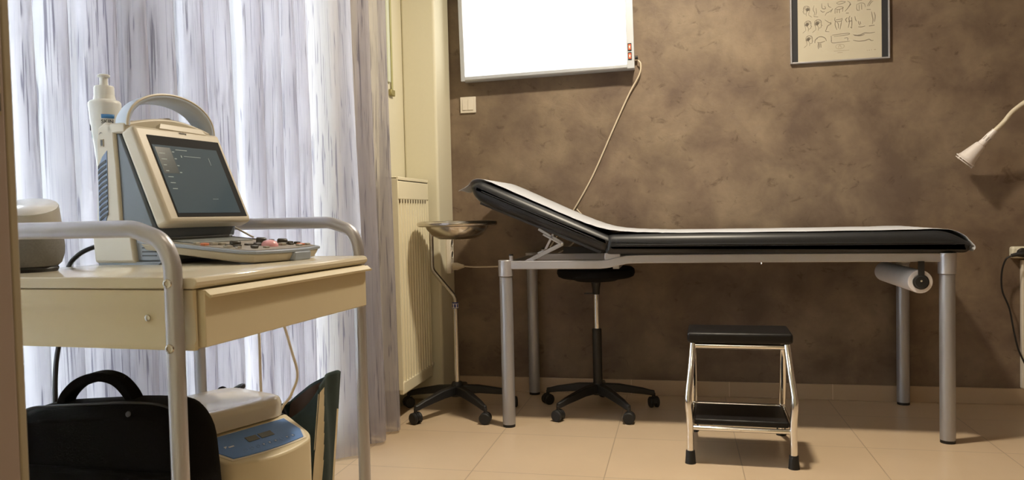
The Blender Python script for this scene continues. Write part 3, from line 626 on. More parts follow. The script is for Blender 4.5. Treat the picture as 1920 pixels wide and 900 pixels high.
for k in range(5): box(b, (-.0149, -.0015, .486), (-.0140, .0015, .503), Matrix.Rotation(.9*k+.4, 4, 'Z'))
for k in range(2): lathe(b, [(.0147, .4845+k*.018), (.0147, .4865+k*.018)], 24, cap=False)
obj('collar_print', b, M_WHITE, col)
b = BM(); tube(b, fillet([(0, 0, .50), (0, 0, .535), (-.098, -.03, .665), (-.098, -.03, .80), (-.098, -.03, .868)], .05), .0098, 16); obj('bent_tube', b, M_STEEL, bs)
b = BM(); tube(b, [(.172*math.cos(2*PI*k/48)+.032, .172*math.sin(2*PI*k/48)-.045, .874) for k in range(49)], .0112, 14, cap=False); obj('ring', b, M_STEEL, bs)
ba = tag(obj('basin', lathe(BM(), [(.0, .803), (.04, .8035), (.085, .806), (.115, .822), (.140, .852), (.150, .877), (.166, .884), (.1655, .887), (.148, .8815), (.137, .853), (.112, .825), (.08, .8095), (.0, .808)], 48, Matrix.Translation((-.988, 3.362, 0)), cap=False), M_STEEL),
         'shallow stainless steel basin resting in the ring of the castor stand', 'basin')

# ------------------------------------------------------------------ chrome step stool
def step():
    r = empty('step_stool', (.2065, 2.93, 0), 'two tread chrome step stool with black rubber treads in front of couch', 'step stool', rz=-.035)
    W2 = .176; yf, yr = -.125, .125
    for s in (-1, 1):
        x = s*W2
        path = smooth_path([(x, yf, .02), (x, yf, .15), (x+s*.005, yf, .222), (x+s*.003, yf+.010, .265), (x-s*.005, yf+.034, .335), (x-s*.013, yf+.066, .422)], 7)
        o = obj('front_leg', tube(BM(), path, .0125, 20), M_CHROME, r)
        obj('rubber_foot', lathe(BM(), [(.0195, 0), (.0185, .006), (.0160, .045), (.0150, .047)], 20, Matrix.Translation((x, yf, 0))), M_RUBBER, o)
        path = [(x-s*.006, yr+.165, .02), (x-s*.010, yr+.02, .25), (x-s*.010, yr-.01, .42)]
        o = obj('rear_leg', tube(BM(), path, .0125, 20), M_CHROME, r)
        obj('rubber_foot', lathe(BM(), [(.0195, 0), (.0185, .006), (.0160, .045), (.0150, .047)], 20, Matrix.Translation((x-s*.006, yr+.167, 0))), M_RUBBER, o)
        obj('side_rail', tube(BM(), [(x-s*.002, yf, .128), (x-s*.010, yr+.03, .148)], .008, 12), M_CHROME, r)
        obj('side_rail', tube(BM(), [(x-s*.012, yf+.07, .418), (x-s*.012, yr, .418)], .010, 12), M_CHROME, r)
    for y, z, rr in ((yf+.004, .128, .0085), (yr, .158, .007), (yf+.065, .415, .0105), (yr-.01, .415, .0105)):
        obj('cross_rail', tube(BM(), [(-W2+.006, y, z), (W2-.006, y, z)], rr, 16), M_CHROME, r)
    b = box(BM(), (-.162, yf+.006, .138), (.162, yr-.010, .160)); obj('lower_tread', b, M_TREAD, r, bevel=.007, seg=3)
    b = box(BM(), (-.183, yf+.045, .428), (.183, yr+.01, .465)); obj('upper_tread', b, M_TREAD, r, bevel=.010, seg=3)
    o = BM(); tube(o, [(W2-.03+.006*math.cos(k), yr-.002, .150-.0009*k+.006*math.sin(k)) for k in range(1, 16)], .0015, 6); obj('rail_joint', o, M_CHROME, r)
step()

# ------------------------------------------------------------------ wall lamp with flexible arm
def lamp():
    r = empty('examination_lamp', (XR, 3.60, 1.36), 'white flexible arm examination lamp reaching in from the right', 'lamp')
    T = Vector(r.location)
    def p(bm): bmesh.ops.translate(bm, verts=bm.verts, vec=-T); return bm
    M_L = mat('pinkish_white_enamel', (.74, .68, .65), .35)
    o = Vector((1.236, 3.742, 1.104)); top = Vector((1.290, 3.720, 1.168)); ax = (top-o).normalized(); L = (top-o).length
    sh = obj('lamp_shade', p(lathe(BM(), [(.0445, -.003), (.0455, .001), (.0405, .004), (.036, .014), (.022, L-.006), (.0195, L), (.016, L+.002), (.014, L+.001), (.020, L-.010), (.034, .014), (.039, .002)], 36, axisM(o, ax), cap=False)), M_L, r)
    rg = BM(); M = axisM(o-ax*.010, ax); tube(rg, [M @ Vector((.040*math.cos(2*PI*k/36), .040*math.sin(2*PI*k/36), 0)) for k in range(37)], .0022, 8, cap=False)
    for k in range(3): a = 2.1*k+.4; tube(rg, [M @ Vector((.040*math.cos(a), .040*math.sin(a), -.003)), M @ Vector((.040*math.cos(a), .040*math.sin(a), .012))], .0032, 8)
    obj('filter_ring', p(rg), M_L, sh)
    obj('bulb', p(lathe(BM(), [(.001, .010), (.018, .012), (.026, .022), (.020, .036), (.010, .045)], 20, axisM(o, ax))), mat('frosted_glass', (.45, .42, .36), .2), sh)
    nk = obj('neck', p(lathe(BM(), [(.015, -.004), (.0165, .004), (.0150, .020), (.0148, .052), (.0125, .066), (.0120, .078)], 24, axisM(top, ax))), M_L, r)
    sl = BM()
    for a in (2.6, 3.4, 4.3, 5.2): box(sl, (.0140, -.001, .022), (.0153, .001, .042), axisM(top, ax) @ Matrix.Rotation(a, 4, 'Z'))
    obj('vent_slot', p(sl), M_GUN, nk)
    q = top+ax*.07
    path = smooth_path([q, q+ax*.05+Vector((.002, 0, 0)), (1.405, 3.685, 1.305), (1.467, 3.675, 1.352), (1.54, 3.66, 1.390), (1.61, 3.64, 1.405), (1.70, 3.615, 1.39), (XR-.02, 3.6, 1.36)], 10)
    obj('flexible_arm', p(tube(BM(), path, .0098, 16)), mat('cream_flexible_sleeve', (.62, .55, .42), .5), r)
    obj('wall_mount', p(cyl(BM(), (XR-.035, 3.6, 1.36), (XR, 3.6, 1.36), .04)), M_WHITE, r, bevel=.004)
lamp()
# socket strip at the right edge
s2 = empty('socket_strip', (1.53, YW, .690), 'cream socket strip on brown wall at the right edge above white trunking', 'power strip')
obj('housing', box(BM(), (-.088, -.042, -.026), (.16, 0, .026)), mat('old_cream_plastic', (.70, .66, .52), .4), s2, bevel=.010, seg=3)
for k in range(3):
    o = obj('socket', lathe(BM(), [(.020, 0), (.020, .003), (.017, .003), (.016, .0005)], 24, axisM((-.055+k*.06, -.0415, 0), (0, -1, 0))), M_WHITE, s2)
    hh = BM()
    for s in (-.0095, .0095): cyl(hh, (-.055+k*.06+s, -.0410, 0), (-.055+k*.06+s, -.0432, 0), .0025, 10)
    obj('pin_hole', hh, M_BLACK, o)
p2 = tag(obj('mains_plug', tube(BM(), [(1.482, 3.797, .690), (1.480, 3.777, .688), (1.468, 3.765, .686), (1.445, 3.763, .683), (1.425, 3.766, .679)], .021, 16, scale=[1, 1, .75, .42, .36]), M_BLACK), 'black mains plug in the socket strip at the right edge', 'plug')
tag(obj('wall_cable', tube(BM(), smooth_path([(1.427, 3.766, .679), (1.405, 3.772, .660), (1.396, 3.79, .60), (1.402, 3.80, .52), (1.432, 3.805, .44), (1.452, 3.806, .33), (1.474, 3.805, .24), (1.52, 3.80, .15), (1.60, 3.80, .10)], 8), .0038, 8), M_BLACK),
    'black cord drooping down the wall from the plug at right edge', 'cable')

# ================================================================== trolley (local x = into the room, y = away from the door)
CA = Matrix.Translation((-.722, 1.040, 0)) @ Matrix(((.998, .059, 0, 0), (-.059, .998, 0, 0), (0, 0, 1, 0), (0, 0, 0, 1)))
def trolley():
    r = empty('trolley', (0, 0, 0), 'cream metal instrument trolley with drawer and curved tube rails, nearest to the door', 'trolley'); r.matrix_world = CA
    # local x runs from -0.495 (window side) to 0 (front), y 0..0.581
    D = .581; ZT = .825
    b = BM(); prism(b, [(-.495, ZT-.018), (-.007, ZT-.018), (-.001, ZT-.013), (0, ZT-.008), (-.003, ZT-.002), (-.010, ZT), (-.495, ZT)], 0, D, 'y')
    obj('top_board', b, M_CARTTOP, r, bevel=.002)
    b = BM(); prism(b, [(-.485, .711), (-.018, .711), (-.018, ZT-.0185), (-.485, ZT-.0185)], .012, D-.012, 'y'); obj('drawer_case', b, M_CART, r)
    # pressed side panels
    for y0, y1 in ((.004, .012), (D-.012, D-.004)):
        s = y0 < .1; o = (y0, y1)
        f = y0 if s else y1; g = y1 if s else y0; k = .002 if s else -.002
        prof = [(g, .711), (f, .711), (f, .722), (f+2*k, .726), (f+1.5*k, .772), (f, .776), (f, ZT-.0205), (g, ZT-.0205)]
        b = BM(); prism(b, prof, -.488, -.010, 'x'); o = obj('side_panel', b, M_CART, r, ang=50)
        if s: obj('panel_screw', lathe(BM(), [(.0055, 0), (.0050, .002), (.003, .003)], 16, axisM((-.096, y0+.002, .7605), (0, -1, 0))), M_STEEL, o, label='small metal screw head')
    # drawer front with folded lip handle
    b = BM(); box(b, (-.016, .018, .714), (.0, D-.012, ZT-.021)); dr = obj('drawer', b, M_CART, r, bevel=.0015)
    b = BM(); prism(b, [(-.002, ZT-.026), (.007, ZT-.034), (.011, ZT-.033), (.012, ZT-.029), (.009, ZT-.029), (.0, ZT-.022)], .020, D-.003, 'y'); obj('lip_handle', b, M_CART, dr)
    b = BM(); box(b, (-.485, .02, .195), (-.01, D-.02, .212)); obj('lower_shelf', b, M_CARTTOP, r, bevel=.003)
    for y in (-.014, D+.014):
        p = fillet([(-.030, y, .05), (-.030, y, .845), (-.045, y, .882), (-.100, y, .901), (-.420, y, .901), (-.465, y, .86), (-.465, y, .05)], .07, 10)
        o = obj('tube_frame', tube(BM(), p, .0135, 22), M_ALU if y > 0 else M_ALU, r)
        for x in (-.030, -.465):
            c = BM(); cyl(c, (x, y, .05), (x, y, .062), .016, 16); cyl(c, (x, y-.010, .028), (x, y+.010, .028), .028, 24); cyl(c, (x, y, .03), (x, y, .052), .010, 10)
            obj('castor', c, M_RUBBER, o)
            for z in (.8175, .719):
                obj('bolt', lathe(BM(), [(.0075, 0), (.0070, .0022), (.0045, .0030), (.0040, .0012), (.0005, .0012)], 18, axisM((x, y+(-.0125 if y < 0 else .0125), z), (0, -1 if y < 0 else 1, 0))), M_STEEL, o)
trolley()

# ------------------------------------------------------------------ portable ultrasound machine on the trolley
def ultrasound():
    ph = math.radians(7)
    r = empty('ultrasound_machine', (-1.19, 1.37, .825), 'ivory and blue grey portable ultrasound machine with tilted screen on trolley', 'ultrasound machine', rz=-ph)
    # local: x = towards the front, y = along the width, z up
    W_ = .255
    # body
    b = BM(); prism(b, [(.004, .004), (.112, .004), (.104, .062), (-.001, .062)], 0, W_, 'y'); obj('base_housing', b, M_DEVC, r, bevel=.006, seg=3)
    obj('base_plate', prism(BM(), [(.010, 0), (.165, 0), (.175, .006), (.006, .006)], .006, W_-.006, 'y'), M_DEVL, r)
    b = BM(); prism(b, [(.104, .006), (.172, .006), (.182, .020), (.172, .038), (.120, .050), (.096, .055)], .010, W_-.010, 'y'); o = obj('front_pod', b, M_DEVL, r, bevel=.004)
    v = BM()
    for z in (.017, .025, .033): box(v, (.122, .0085, z), (.158, .0125, z+.0025))
    obj('pod_vent', v, M_BLACK, o)
    # tower
    tw = [(.011, .060), (.080, .060), (.074, .20), (.069, .272), (.060, .290), (.045, .293), (.026, .283), (.021, .255), (.018, .15)]
    obj('tower_shell', prism(BM(), tw, 0, W_, 'y'), M_DEVC, r, bevel=.005, seg=3)
    obj('front_cover', prism(BM(), [(.070, .055), (.156, .052), (.160, .072), (.079, .268), (.068, .272)], .006, W_-.006, 'y'), M_DEVB, r, bevel=.004)
    obj('hinge_ledge', prism(BM(), [(.10, .050), (.155, .046), (.158, .054), (.115, .068), (.10, .069)], .012, W_-.012, 'y'), M_DEVL, r, bevel=.003)
    # louvres on the near side
    lv = BM(); prism(lv, [(.021, .085), (.040, .088), (.0475, .11), (.050, .235), (.036, .222), (.024, .20)], -.0012, .002, 'y'); lo = obj('vent_panel', lv, mat('pale_blue_plastic', (.20, .27, .42), .4), r, bevel=.001)
    sl = BM()
    for k in range(11):
        z = .092+k*.0108; pts = [(.0255+.0215*t, z+.013*(t**.7)) for t in (0, .25, .5, .75, 1)]; wd = .0028
        prism(sl, [(x, zz+wd) for x, zz in pts][::-1]+[(x, zz-wd) for x, zz in pts], -.0022, -.0008, 'y')
    obj('vent_slots', sl, M_BLACK, lo)
    us = obj('usb_port', box(BM(), (.033, -.001, .243), (.042, .001, .258)), mat('tan_port_rim', (.34, .28, .17), .5), r); obj('usb_slot', box(BM(), (.0345, -.0014, .2445), (.0395, -.0008, .2565)), M_BLACK, us)
    obj('side_mark', prism(BM(), [(.030, .268), (.034, .271), (.039, .270), (.034, .2725)], -.0006, 0, 'y'), M_GUN, r)
    # arched cap + handle
    n = 18; cap = BM(); prof = [(W_*k/n, .288+.020*math.sin(PI*k/n)) for k in range(n+1)]
    prism(cap, [(a, c) for a, c in prof]+[(W_, .268), (0, .268)], .050, .098, 'x'); obj('top_cap', cap, M_DEVC, r, bevel=.004)
    def arc(a, dx, dr): return (.080+dx, W_/2+.002-(.122+dr)*math.cos(a), .284+(.072+dr)*math.sin(a)**.9)
    hb = BM(); sec = [(-.021, -.014), (-.022, -.007), (-.010, .001), (.012, .005), (.021, .005), (.023, .001), (.020, -.005), (.0, -.010)]; rings = []
    for k in range(37): rings.append([hb.verts.new(arc(PI*k/36, dx, dr)) for dx, dr in sec])
    for u, v in zip(rings[:-1], rings[1:]):
        for i in range(8): hb.faces.new((u[i], u[(i+1) % 8], v[(i+1) % 8], v[i]))
    hb.faces.new(rings[0][::-1]); hb.faces.new(rings[-1])
    hl = obj('carry_handle', hb, mat('cool_grey_plastic', (.46, .53, .64), .38), r, ang=60)
    obj('handle_trim', tube(BM(), [arc(PI*k/36, .0215, .004) for k in range(37)], .0026, 8), M_DEVC, hl)
    obj('probe_knob', prism(BM(), [(.150, .300), (.158, .318), (.176, .320), (.195, .300)], .030, .052, 'x'), M_DEVC, r, bevel=.004)
    # screen (tilted back)
    al = math.radians(23.5); MS = Matrix.Translation((.2035, 0, .0845)) @ Matrix.Rotation(-al, 4, 'Y')   # local: y width, z up the panel, x out
    Hs, T_ = .219, .036
    sc = BM(); box(sc, (-T_, 0, 0), (0, W_-.002, Hs), MS); so = obj('screen_housing', sc, M_DEVC, r, bevel=.009, seg=4)
    M_DISP = mat('dim_blue_grey_display', (.045, .065, .078), .08, coat=.5, var=.02); M_DISP.node_tree.nodes['Principled BSDF'].inputs['Emission Color'].default_value = (.26, .36, .42, 1); M_DISP.node_tree.nodes['Principled BSDF'].inputs['Emission Strength'].default_value = .10
    fr = BM(); box(fr, (-.0002, .028, .012), (.0012, W_-.016, Hs-.022), MS); fo = obj('black_bezel', fr, mat('matt_black_bezel', (.008, .008, .009), .7, spec=.2), so)
    obj('display', box(BM(), (.0008, .031, .020), (.0018, W_-.034, Hs-.044), MS), M_DISP, so, label='dim blue grey display')
    tab = BM(); prism(tab, [(.070, Hs-.004), (.080, Hs+.010), (.200, Hs+.008), (.212, Hs-.006)], -.012, .0006, 'x', MS); obj('screen_latch', tab, M_DEVC, so, bevel=.0015)
    M_TX = mat('pale_screen_text', (.32, .42, .44), .5); MT = MS @ Matrix.Translation((.0022, 0, 0)) @ Matrix.Rotation(PI/2, 4, 'Z') @ Matrix.Rotation(PI/2, 4, 'X')
    tx = BM(); rn = random.Random(2)
    for k in range(7): box(tx, (.0018, .042, .155-k*.0135), (.0021, .050+rn.uniform(0, .008), .1565-k*.0135), MS)
    for k in range(4): box(tx, (.0018, .080-k*.000, .160-k*.016), (.0021, .086, .162-k*.016), MS)
    box(tx, (.0018, .092, .166), (.0021, .125, .1672), MS); box(tx, (.0018, .110, .152), (.0021, .160, .1528), MS); box(tx, (.0018, .101, .149), (.0021, .1035, .154), MS); box(tx, (.0018, .184, .135), (.0021, .1848, .153), MS); box(tx, (.0018, .148, .052), (.0021, .165, .0526), MS)
    obj('screen_text', tx, M_TX, so)
    pn = BM(); box(pn, (.0017, .036, .110), (.00195, .078, .170), MS); obj('menu_area', pn, mat('menu_panel', (.03, .045, .05), .25, spec=.3), so)
    text('brand_mark', 'mindray', .0068, MS @ Matrix.Translation((.0008, .135, Hs-.009)) @ Matrix.Rotation(PI/2, 4, 'Z') @ Matrix.Rotation(PI/2, 4, 'X'), mat('grey_print', (.18, .17, .15), .6), so)
    # keyboard tray, sloping forward
    k0, k1 = Vector((.118, 0, .050)), Vector((.395, 0, .0245)); kd = (k1-k0); Lk = kd.length; a = math.atan2(-kd.z, kd.x); MK = Matrix.Translation(k0) @ Matrix.Rotation(a, 4, 'Y')
    out = [(0, .0), (Lk-.030, .0), (Lk-.004, .020), (Lk+.008, .09), (Lk+.010, W_/2), (Lk+.006, .18), (Lk-.008, W_-.01), (Lk-.03, W_+.004), (0, W_)]
    obj('tray_rim', prism(BM(), out, -.006, 0, 'z', MK), M_DEVL, r, bevel=.0015)
    lowp = [(.006, .002), (Lk-.030, .003), (Lk-.007, .021), (Lk+.005, .09), (Lk+.007, W_/2), (Lk+.003, .18), (Lk-.011, W_-.012), (Lk-.03, W_+.001), (.006, W_-.002)]
    lb = BM(); A = [lb.verts.new(MK @ Vector((x, y, -.0062))) for x, y in lowp]; B = [lb.verts.new(MK @ Vector((x*.94+.01, y*.94+.008, -.020-(.004 if x > .1 else 0)))) for x, y in lowp]
    lb.faces.new(A); lb.faces.new(B[::-1])
    for i in range(len(A)): j = (i+1) % len(A); lb.faces.new((A[i], A[j], B[j], B[i]))
    tr_ = obj('tray_shell', lb, M_DEVC, r, bevel=.003, seg=3)
    obj('tray_grip', prism(BM(), [(Lk-.03, .118), (Lk+.012, .125), (Lk+.010, .185), (Lk-.03, .19)], -.024, -.0055, 'z', MK), M_DEVL, tr_, bevel=.003)
    obj('front_foot', box(BM(), (.350, .125, .001), (.385, .19, .010)), M_RUBBER, r, bevel=.002)
    obj('key_deck', prism(BM(), [(.010, .012), (Lk-.034, .012), (Lk-.012, .03), (Lk-.004, W_/2), (Lk-.014, W_-.022), (Lk-.034, W_-.008), (.010, W_-.010)], 0, .0012, 'z', MK), mat('taupe_key_deck', (.30, .27, .22), .5), r)
    obj('alphanumeric_keys', box(BM(), (.020, .030, .0010), (.115, .215, .0040), MK), mat('grey_key_field', (.22, .24, .24), .5, scale=90, var=.5), r, bevel=.001)
    M_K = mat('dark_olive_key', (.055, .050, .038), .5); M_KO = mat('orange_key', (.62, .20, .09), .5); M_KG = mat('light_key', (.36, .33, .27), .5)
    keys = []
    rn = random.Random(5)
    spots = [(.150, .022, 'o'), (.152, .045, 'g'), (.158, .062, 'g'), (.150, .235, 'k'), (.175, .236, 'k'), (.200, .030, 'g'), (.185, .050, 'k'), (.205, .052, 'k'), (.225, .030, 'g'), (.178, .080, 'o'), (.190, .105, 'k'), (.200, .12, 'k'),
             (.185, .140, 'k'), (.205, .150, 'k'), (.225, .20, 'k'), (.205, .222, 'k'), (.222, .228, 'k'), (.228, .075, 'k'), (.240, .060, 'k'), (.225, .170, 'g'), (.240, .215, 'o'), (.250, .195, 'g'), (.245, .090, 'g'), (.215, .190, 'k'), (.130, .022, 'g'), (.245, .232, 'g')]
    for x, y, c in spots:
        s = rn.uniform(.0055, .0085); obj('key', box(BM(), (x-s*.7, y-s, .001), (x+s*.7, y+s, rn.uniform(.0045, .0065)), MK), {'o': M_KO, 'k': M_K, 'g': M_KG}[c], r, bevel=.001)
    for x, y in ((.188, .066), (.160, .185), (.200, .205)): obj('dial', lathe(BM(), [(.011, .001), (.011, .010), (.009, .012)], 20, MK @ Matrix.Translation((x, y, 0))), M_K, r)
    obj('slider_slot', box(BM(), (.020, .236, .0012), (.14, .243, .0030), MK), M_K, r)
    obj('trackball', lathe(BM(), [(.0175, .0), (.0170, .005), (.0135, .0095), (.007, .0125), (.0005, .0135)], 28, MK @ Matrix.Translation((.222, .132, .001))), mat('pink_trackball', (.85, .42, .45), .25, coat=.4), r, label='pink trackball')
    obj('tray_arm', tube(BM(), [(.135, W_+.004, .076), (.20, W_+.004, .046)], .0022, 8), M_DEVC, r)
    # gel bottle ring on the back
    obj('bottle_cup', lathe(BM(), [(.016, .178), (.018, .180), (.018, .189)], 20, Matrix.Translation((-.004, .062, 0))), M_DEVC, r)
    return r.location, ph
loc, ph = ultrasound()
# power lead at the back of the machine
tag(obj('power_lead', tube(BM(), smooth_path([(-1.188, 1.385, .862), (-1.196, 1.384, .862), (-1.210, 1.376, .856), (-1.222, 1.366, .846), (-1.232, 1.352, .826), (-1.236, 1.345, .79), (-1.236, 1.33, .70), (-1.236, 1.31, .62), (-1.232, 1.30, .50), (-1.232, 1.30, .25)], 8), .0048, 10), M_BLACK),
    'black power lead curving from the ultrasound machine down past the trolley', 'cable')
# gel bottle
def bottle():
    R_ = Matrix.Rotation(-math.radians(7), 4, 'Z'); c = Vector((-1.19, 1.37, .825)) + R_ @ Vector((-.016, .060, 0))
    r = empty('gel_bottle', (c.x, c.y, 1.014), 'white pump top gel bottle with blue label behind ultrasound machine handle', 'bottle')
    M_B = mat('white_gel_bottle', (.74, .74, .70), .35, var=.01)
    obj('bottle_body', lathe(BM(), [(.016, 0), (.018, .004), (.0235, .06), (.0285, .105), (.0305, .125), (.0325, .150), (.0320, .1545), (.029, .158), (.022, .161), (.0200, .170)], 40), M_B, r)
    cp_ = obj('cap', lathe(BM(), [(.0200, .165), (.0200, .186), (.0185, .190), (.0100, .191)], 32), M_B, r)
    obj('nozzle', lathe(BM(), [(.0090, .190), (.0080, .200), (.0082, .208), (.0125, .210), (.0125, .2135), (.010, .215), (.0005, .2155)], 28), M_B, cp_)
    # curved label marks
    def patch(nm, a0, a1, z0, z1, m, rr=.0322):
        b = BM(); n = 8; L = []
        for k in range(n+1):
            a = math.radians(a0+(a1-a0)*k/n); f0 = rr-.0008; L.append((b.verts.new((f0*math.cos(a), f0*math.sin(a), z0)), b.verts.new((rr*math.cos(a), rr*math.sin(a), z1))))
        for u, v in zip(L[:-1], L[1:]): b.faces.new((u[0], v[0], v[1], u[1]))
        o = obj(nm, b, m, r, ang=180); s = o.modifiers.new('s', 'SOLIDIFY'); s.thickness = .0006; return o
    M_LB = mat('label_blue', (.06, .22, .50), .4); M_LK = mat('label_black', (.03, .03, .05), .5); M_LT = mat('label_teal', (.25, .38, .45), .5)
    patch('blue_band', -64, -16, .1185, .1270, M_LB, .0315)
    def wrap(me_obj, a_c, zc, rr):
        for v in me_obj.data.vertices:
            x, z, t = v.co.x, v.co.y, v.co.z; a = math.radians(a_c)+x/rr; q = rr+t; v.co = (q*math.cos(a), q*math.sin(a), zc+z)
    o = text('label_text', 'SKIN', .0115, Matrix.Identity(4), M_LK, r); wrap(o, -42, .1115, .0296)
    o = text('label_text', 'or', .011, Matrix.Identity(4), M_LK, r); wrap(o, -150, .118, .0296)
    b = BM(); tube(b, [(.0052*math.cos(2*PI*k/20), .0062*math.sin(2*PI*k/20), 0) for k in range(21)], .0012, 6, cap=False); o = obj('ring_logo', b, M_LK, r); wrap(o, -143, .102, .0286)
    patch('teal_marks', -165, -128, .078, .092, M_LT, .0270)
bottle()

# ------------------------------------------------------------------ small rounded gadget on the trolley
def speaker():
    q = CA @ Vector((-.451, .125, 0)); r = empty('smart_speaker', (q.x, q.y, .825), 'squat grey rounded speaker with slanted white top on trolley by the door', 'speaker')
    M_F = mat('grey_speaker_cloth', (.17, .165, .155), .85, scale=300, var=.25); M_S = mat('warm_white_shell', (.42, .40, .36), .45)
    obj('foot', lathe(BM(), [(.040, 0), (.043, .006), (.041, .010)], 40), M_BLACK, r)
    obj('cloth_base', lathe(BM(), [(.040, .009), (.0475, .016), (.0525, .032), (.0535, .046), (.0518, .062)], 40), M_F, r)
    b = BM(); n = 40; prof = [(.0516, .0625, 0), (.0500, .085, .15), (.0462, .118, .9)]
    rings = []
    for rr, z, k in prof:
        rings.append([b.verts.new((rr*math.cos(2*PI*i/n), rr*math.sin(2*PI*i/n), z + k*(.34*rr*math.sin(2*PI*i/n) - .22*rr*math.cos(2*PI*i/n)))) for i in range(n)])
    for u, v in zip(rings[:-1], rings[1:]):
        for i in range(n): b.faces.new((u[i], u[(i+1) % n], v[(i+1) % n], v[i]))
    b.faces.new(rings[-1]); b.faces.new(rings[0][::-1])
    sh = obj('upper_shell', b, M_S, r)
    t = BM(); tv = [t.verts.new(Vector((.975*.0462*math.cos(2*PI*i/n), .975*.0462*math.sin(2*PI*i/n), .1188 + .9*(.34*.045*math.sin(2*PI*i/n) - .22*.045*math.cos(2*PI*i/n)))))  for i in range(n)]; t.faces.new(tv)
    o = obj('touch_top', t, mat('glossy_white_top', (.78, .80, .82), .12), sh); s = o.modifiers.new('s', 'SOLIDIFY'); s.thickness = .002; s.offset = 0
speaker()

# ------------------------------------------------------------------ black bag on the lower shelf
def bag():
    r = empty('black_briefcase', (-.97, 1.17, .212), 'black soft briefcase with arched handle on lower shelf of the trolley', 'bag')
    T = Vector((r.location.x, r.location.y, 0))
    pts = [(-1.165, .215), (-.806, .215), (-.800, .40), (-.805, .50), (-.812, .556), (-.832, .588), (-.862, .602), (-.93, .603), (-1.00, .598), (-1.08, .592), (-1.115, .588), (-1.150, .574), (-1.168, .560), (-1.175, .40)]
    b = BM(); ny = 6; rings = []
    pts = [(v.x, v.y) for v in smooth_path([Vector((a_, b_, 0)) for a_, b_ in pts], 3)]
    for j in range(ny+1):
        t = j/ny; y = -.062+.124*t; s = 1-.10*abs(2*t-1)**3; row = []
        cx, cz = -.97, .40
        for x, z in pts: row.append(b.verts.new((cx+(x-cx)*s-T.x, y, cz+(z-cz)*s-.212)))
        rings.append(row)
    n = len(pts)
    for u, v in zip(rings[:-1], rings[1:]):
        for i in range(n): b.faces.new((u[i], u[(i+1) % n], v[(i+1) % n], v[i]))
    b.faces.new(rings[0][::-1]); b.faces.new(rings[-1])
    body = obj('bag_body', b, M_CANVAS, r, bevel=.008, seg=3)
    hp = [(-1.088, 0, .580), (-1.078, 0, .604), (-1.050, 0, .628), (-1.010, 0, .640), (-.975, 0, .634), (-.950, 0, .612), (-.936, 0, .585)]
    obj('handle', sweep(BM(), smooth_path([(x-T.x, .0, z-.212) for x, _, z in hp], 6), [(-.008, -.014), (.008, -.014), (.010, 0), (.008, .014), (-.008, .014)]), M_CANVAS, r, bevel=.002)
    # front pocket with flap seam and zip pulls
    obj('front_pocket', box(BM(), (-.185, -.074, .02), (.165, -.056, .285)), M_CANVAS, r, bevel=.010, seg=3)
    z = BM(); zp = [(x-T.x, -.045, zz-.210) for x, zz in ((-1.166, .558), (-1.150, .574), (-1.115, .588), (-1.08, .592), (-1.0, .598), (-.93, .603), (-.862, .602), (-.824, .590))]
    obj('zip', tube(z, smooth_path(zp, 4), .0022, 6), M_BLACK, r)
    for x, zz in ((-1.158, .562), (-1.128, .578)): obj('zip_pull', cyl(BM(), (x-T.x, -.050, zz-.212), (x-T.x+.008, -.052, zz-.208), .0022, 8), M_STEEL, r)
    obj('rivet', lathe(BM(), [(.005, 0), (.004, .002), (.001, .0025)], 14, axisM((-.908-T.x, -.060, .590-.212), (0, -1, .3))), M_GUN, r)
bag()

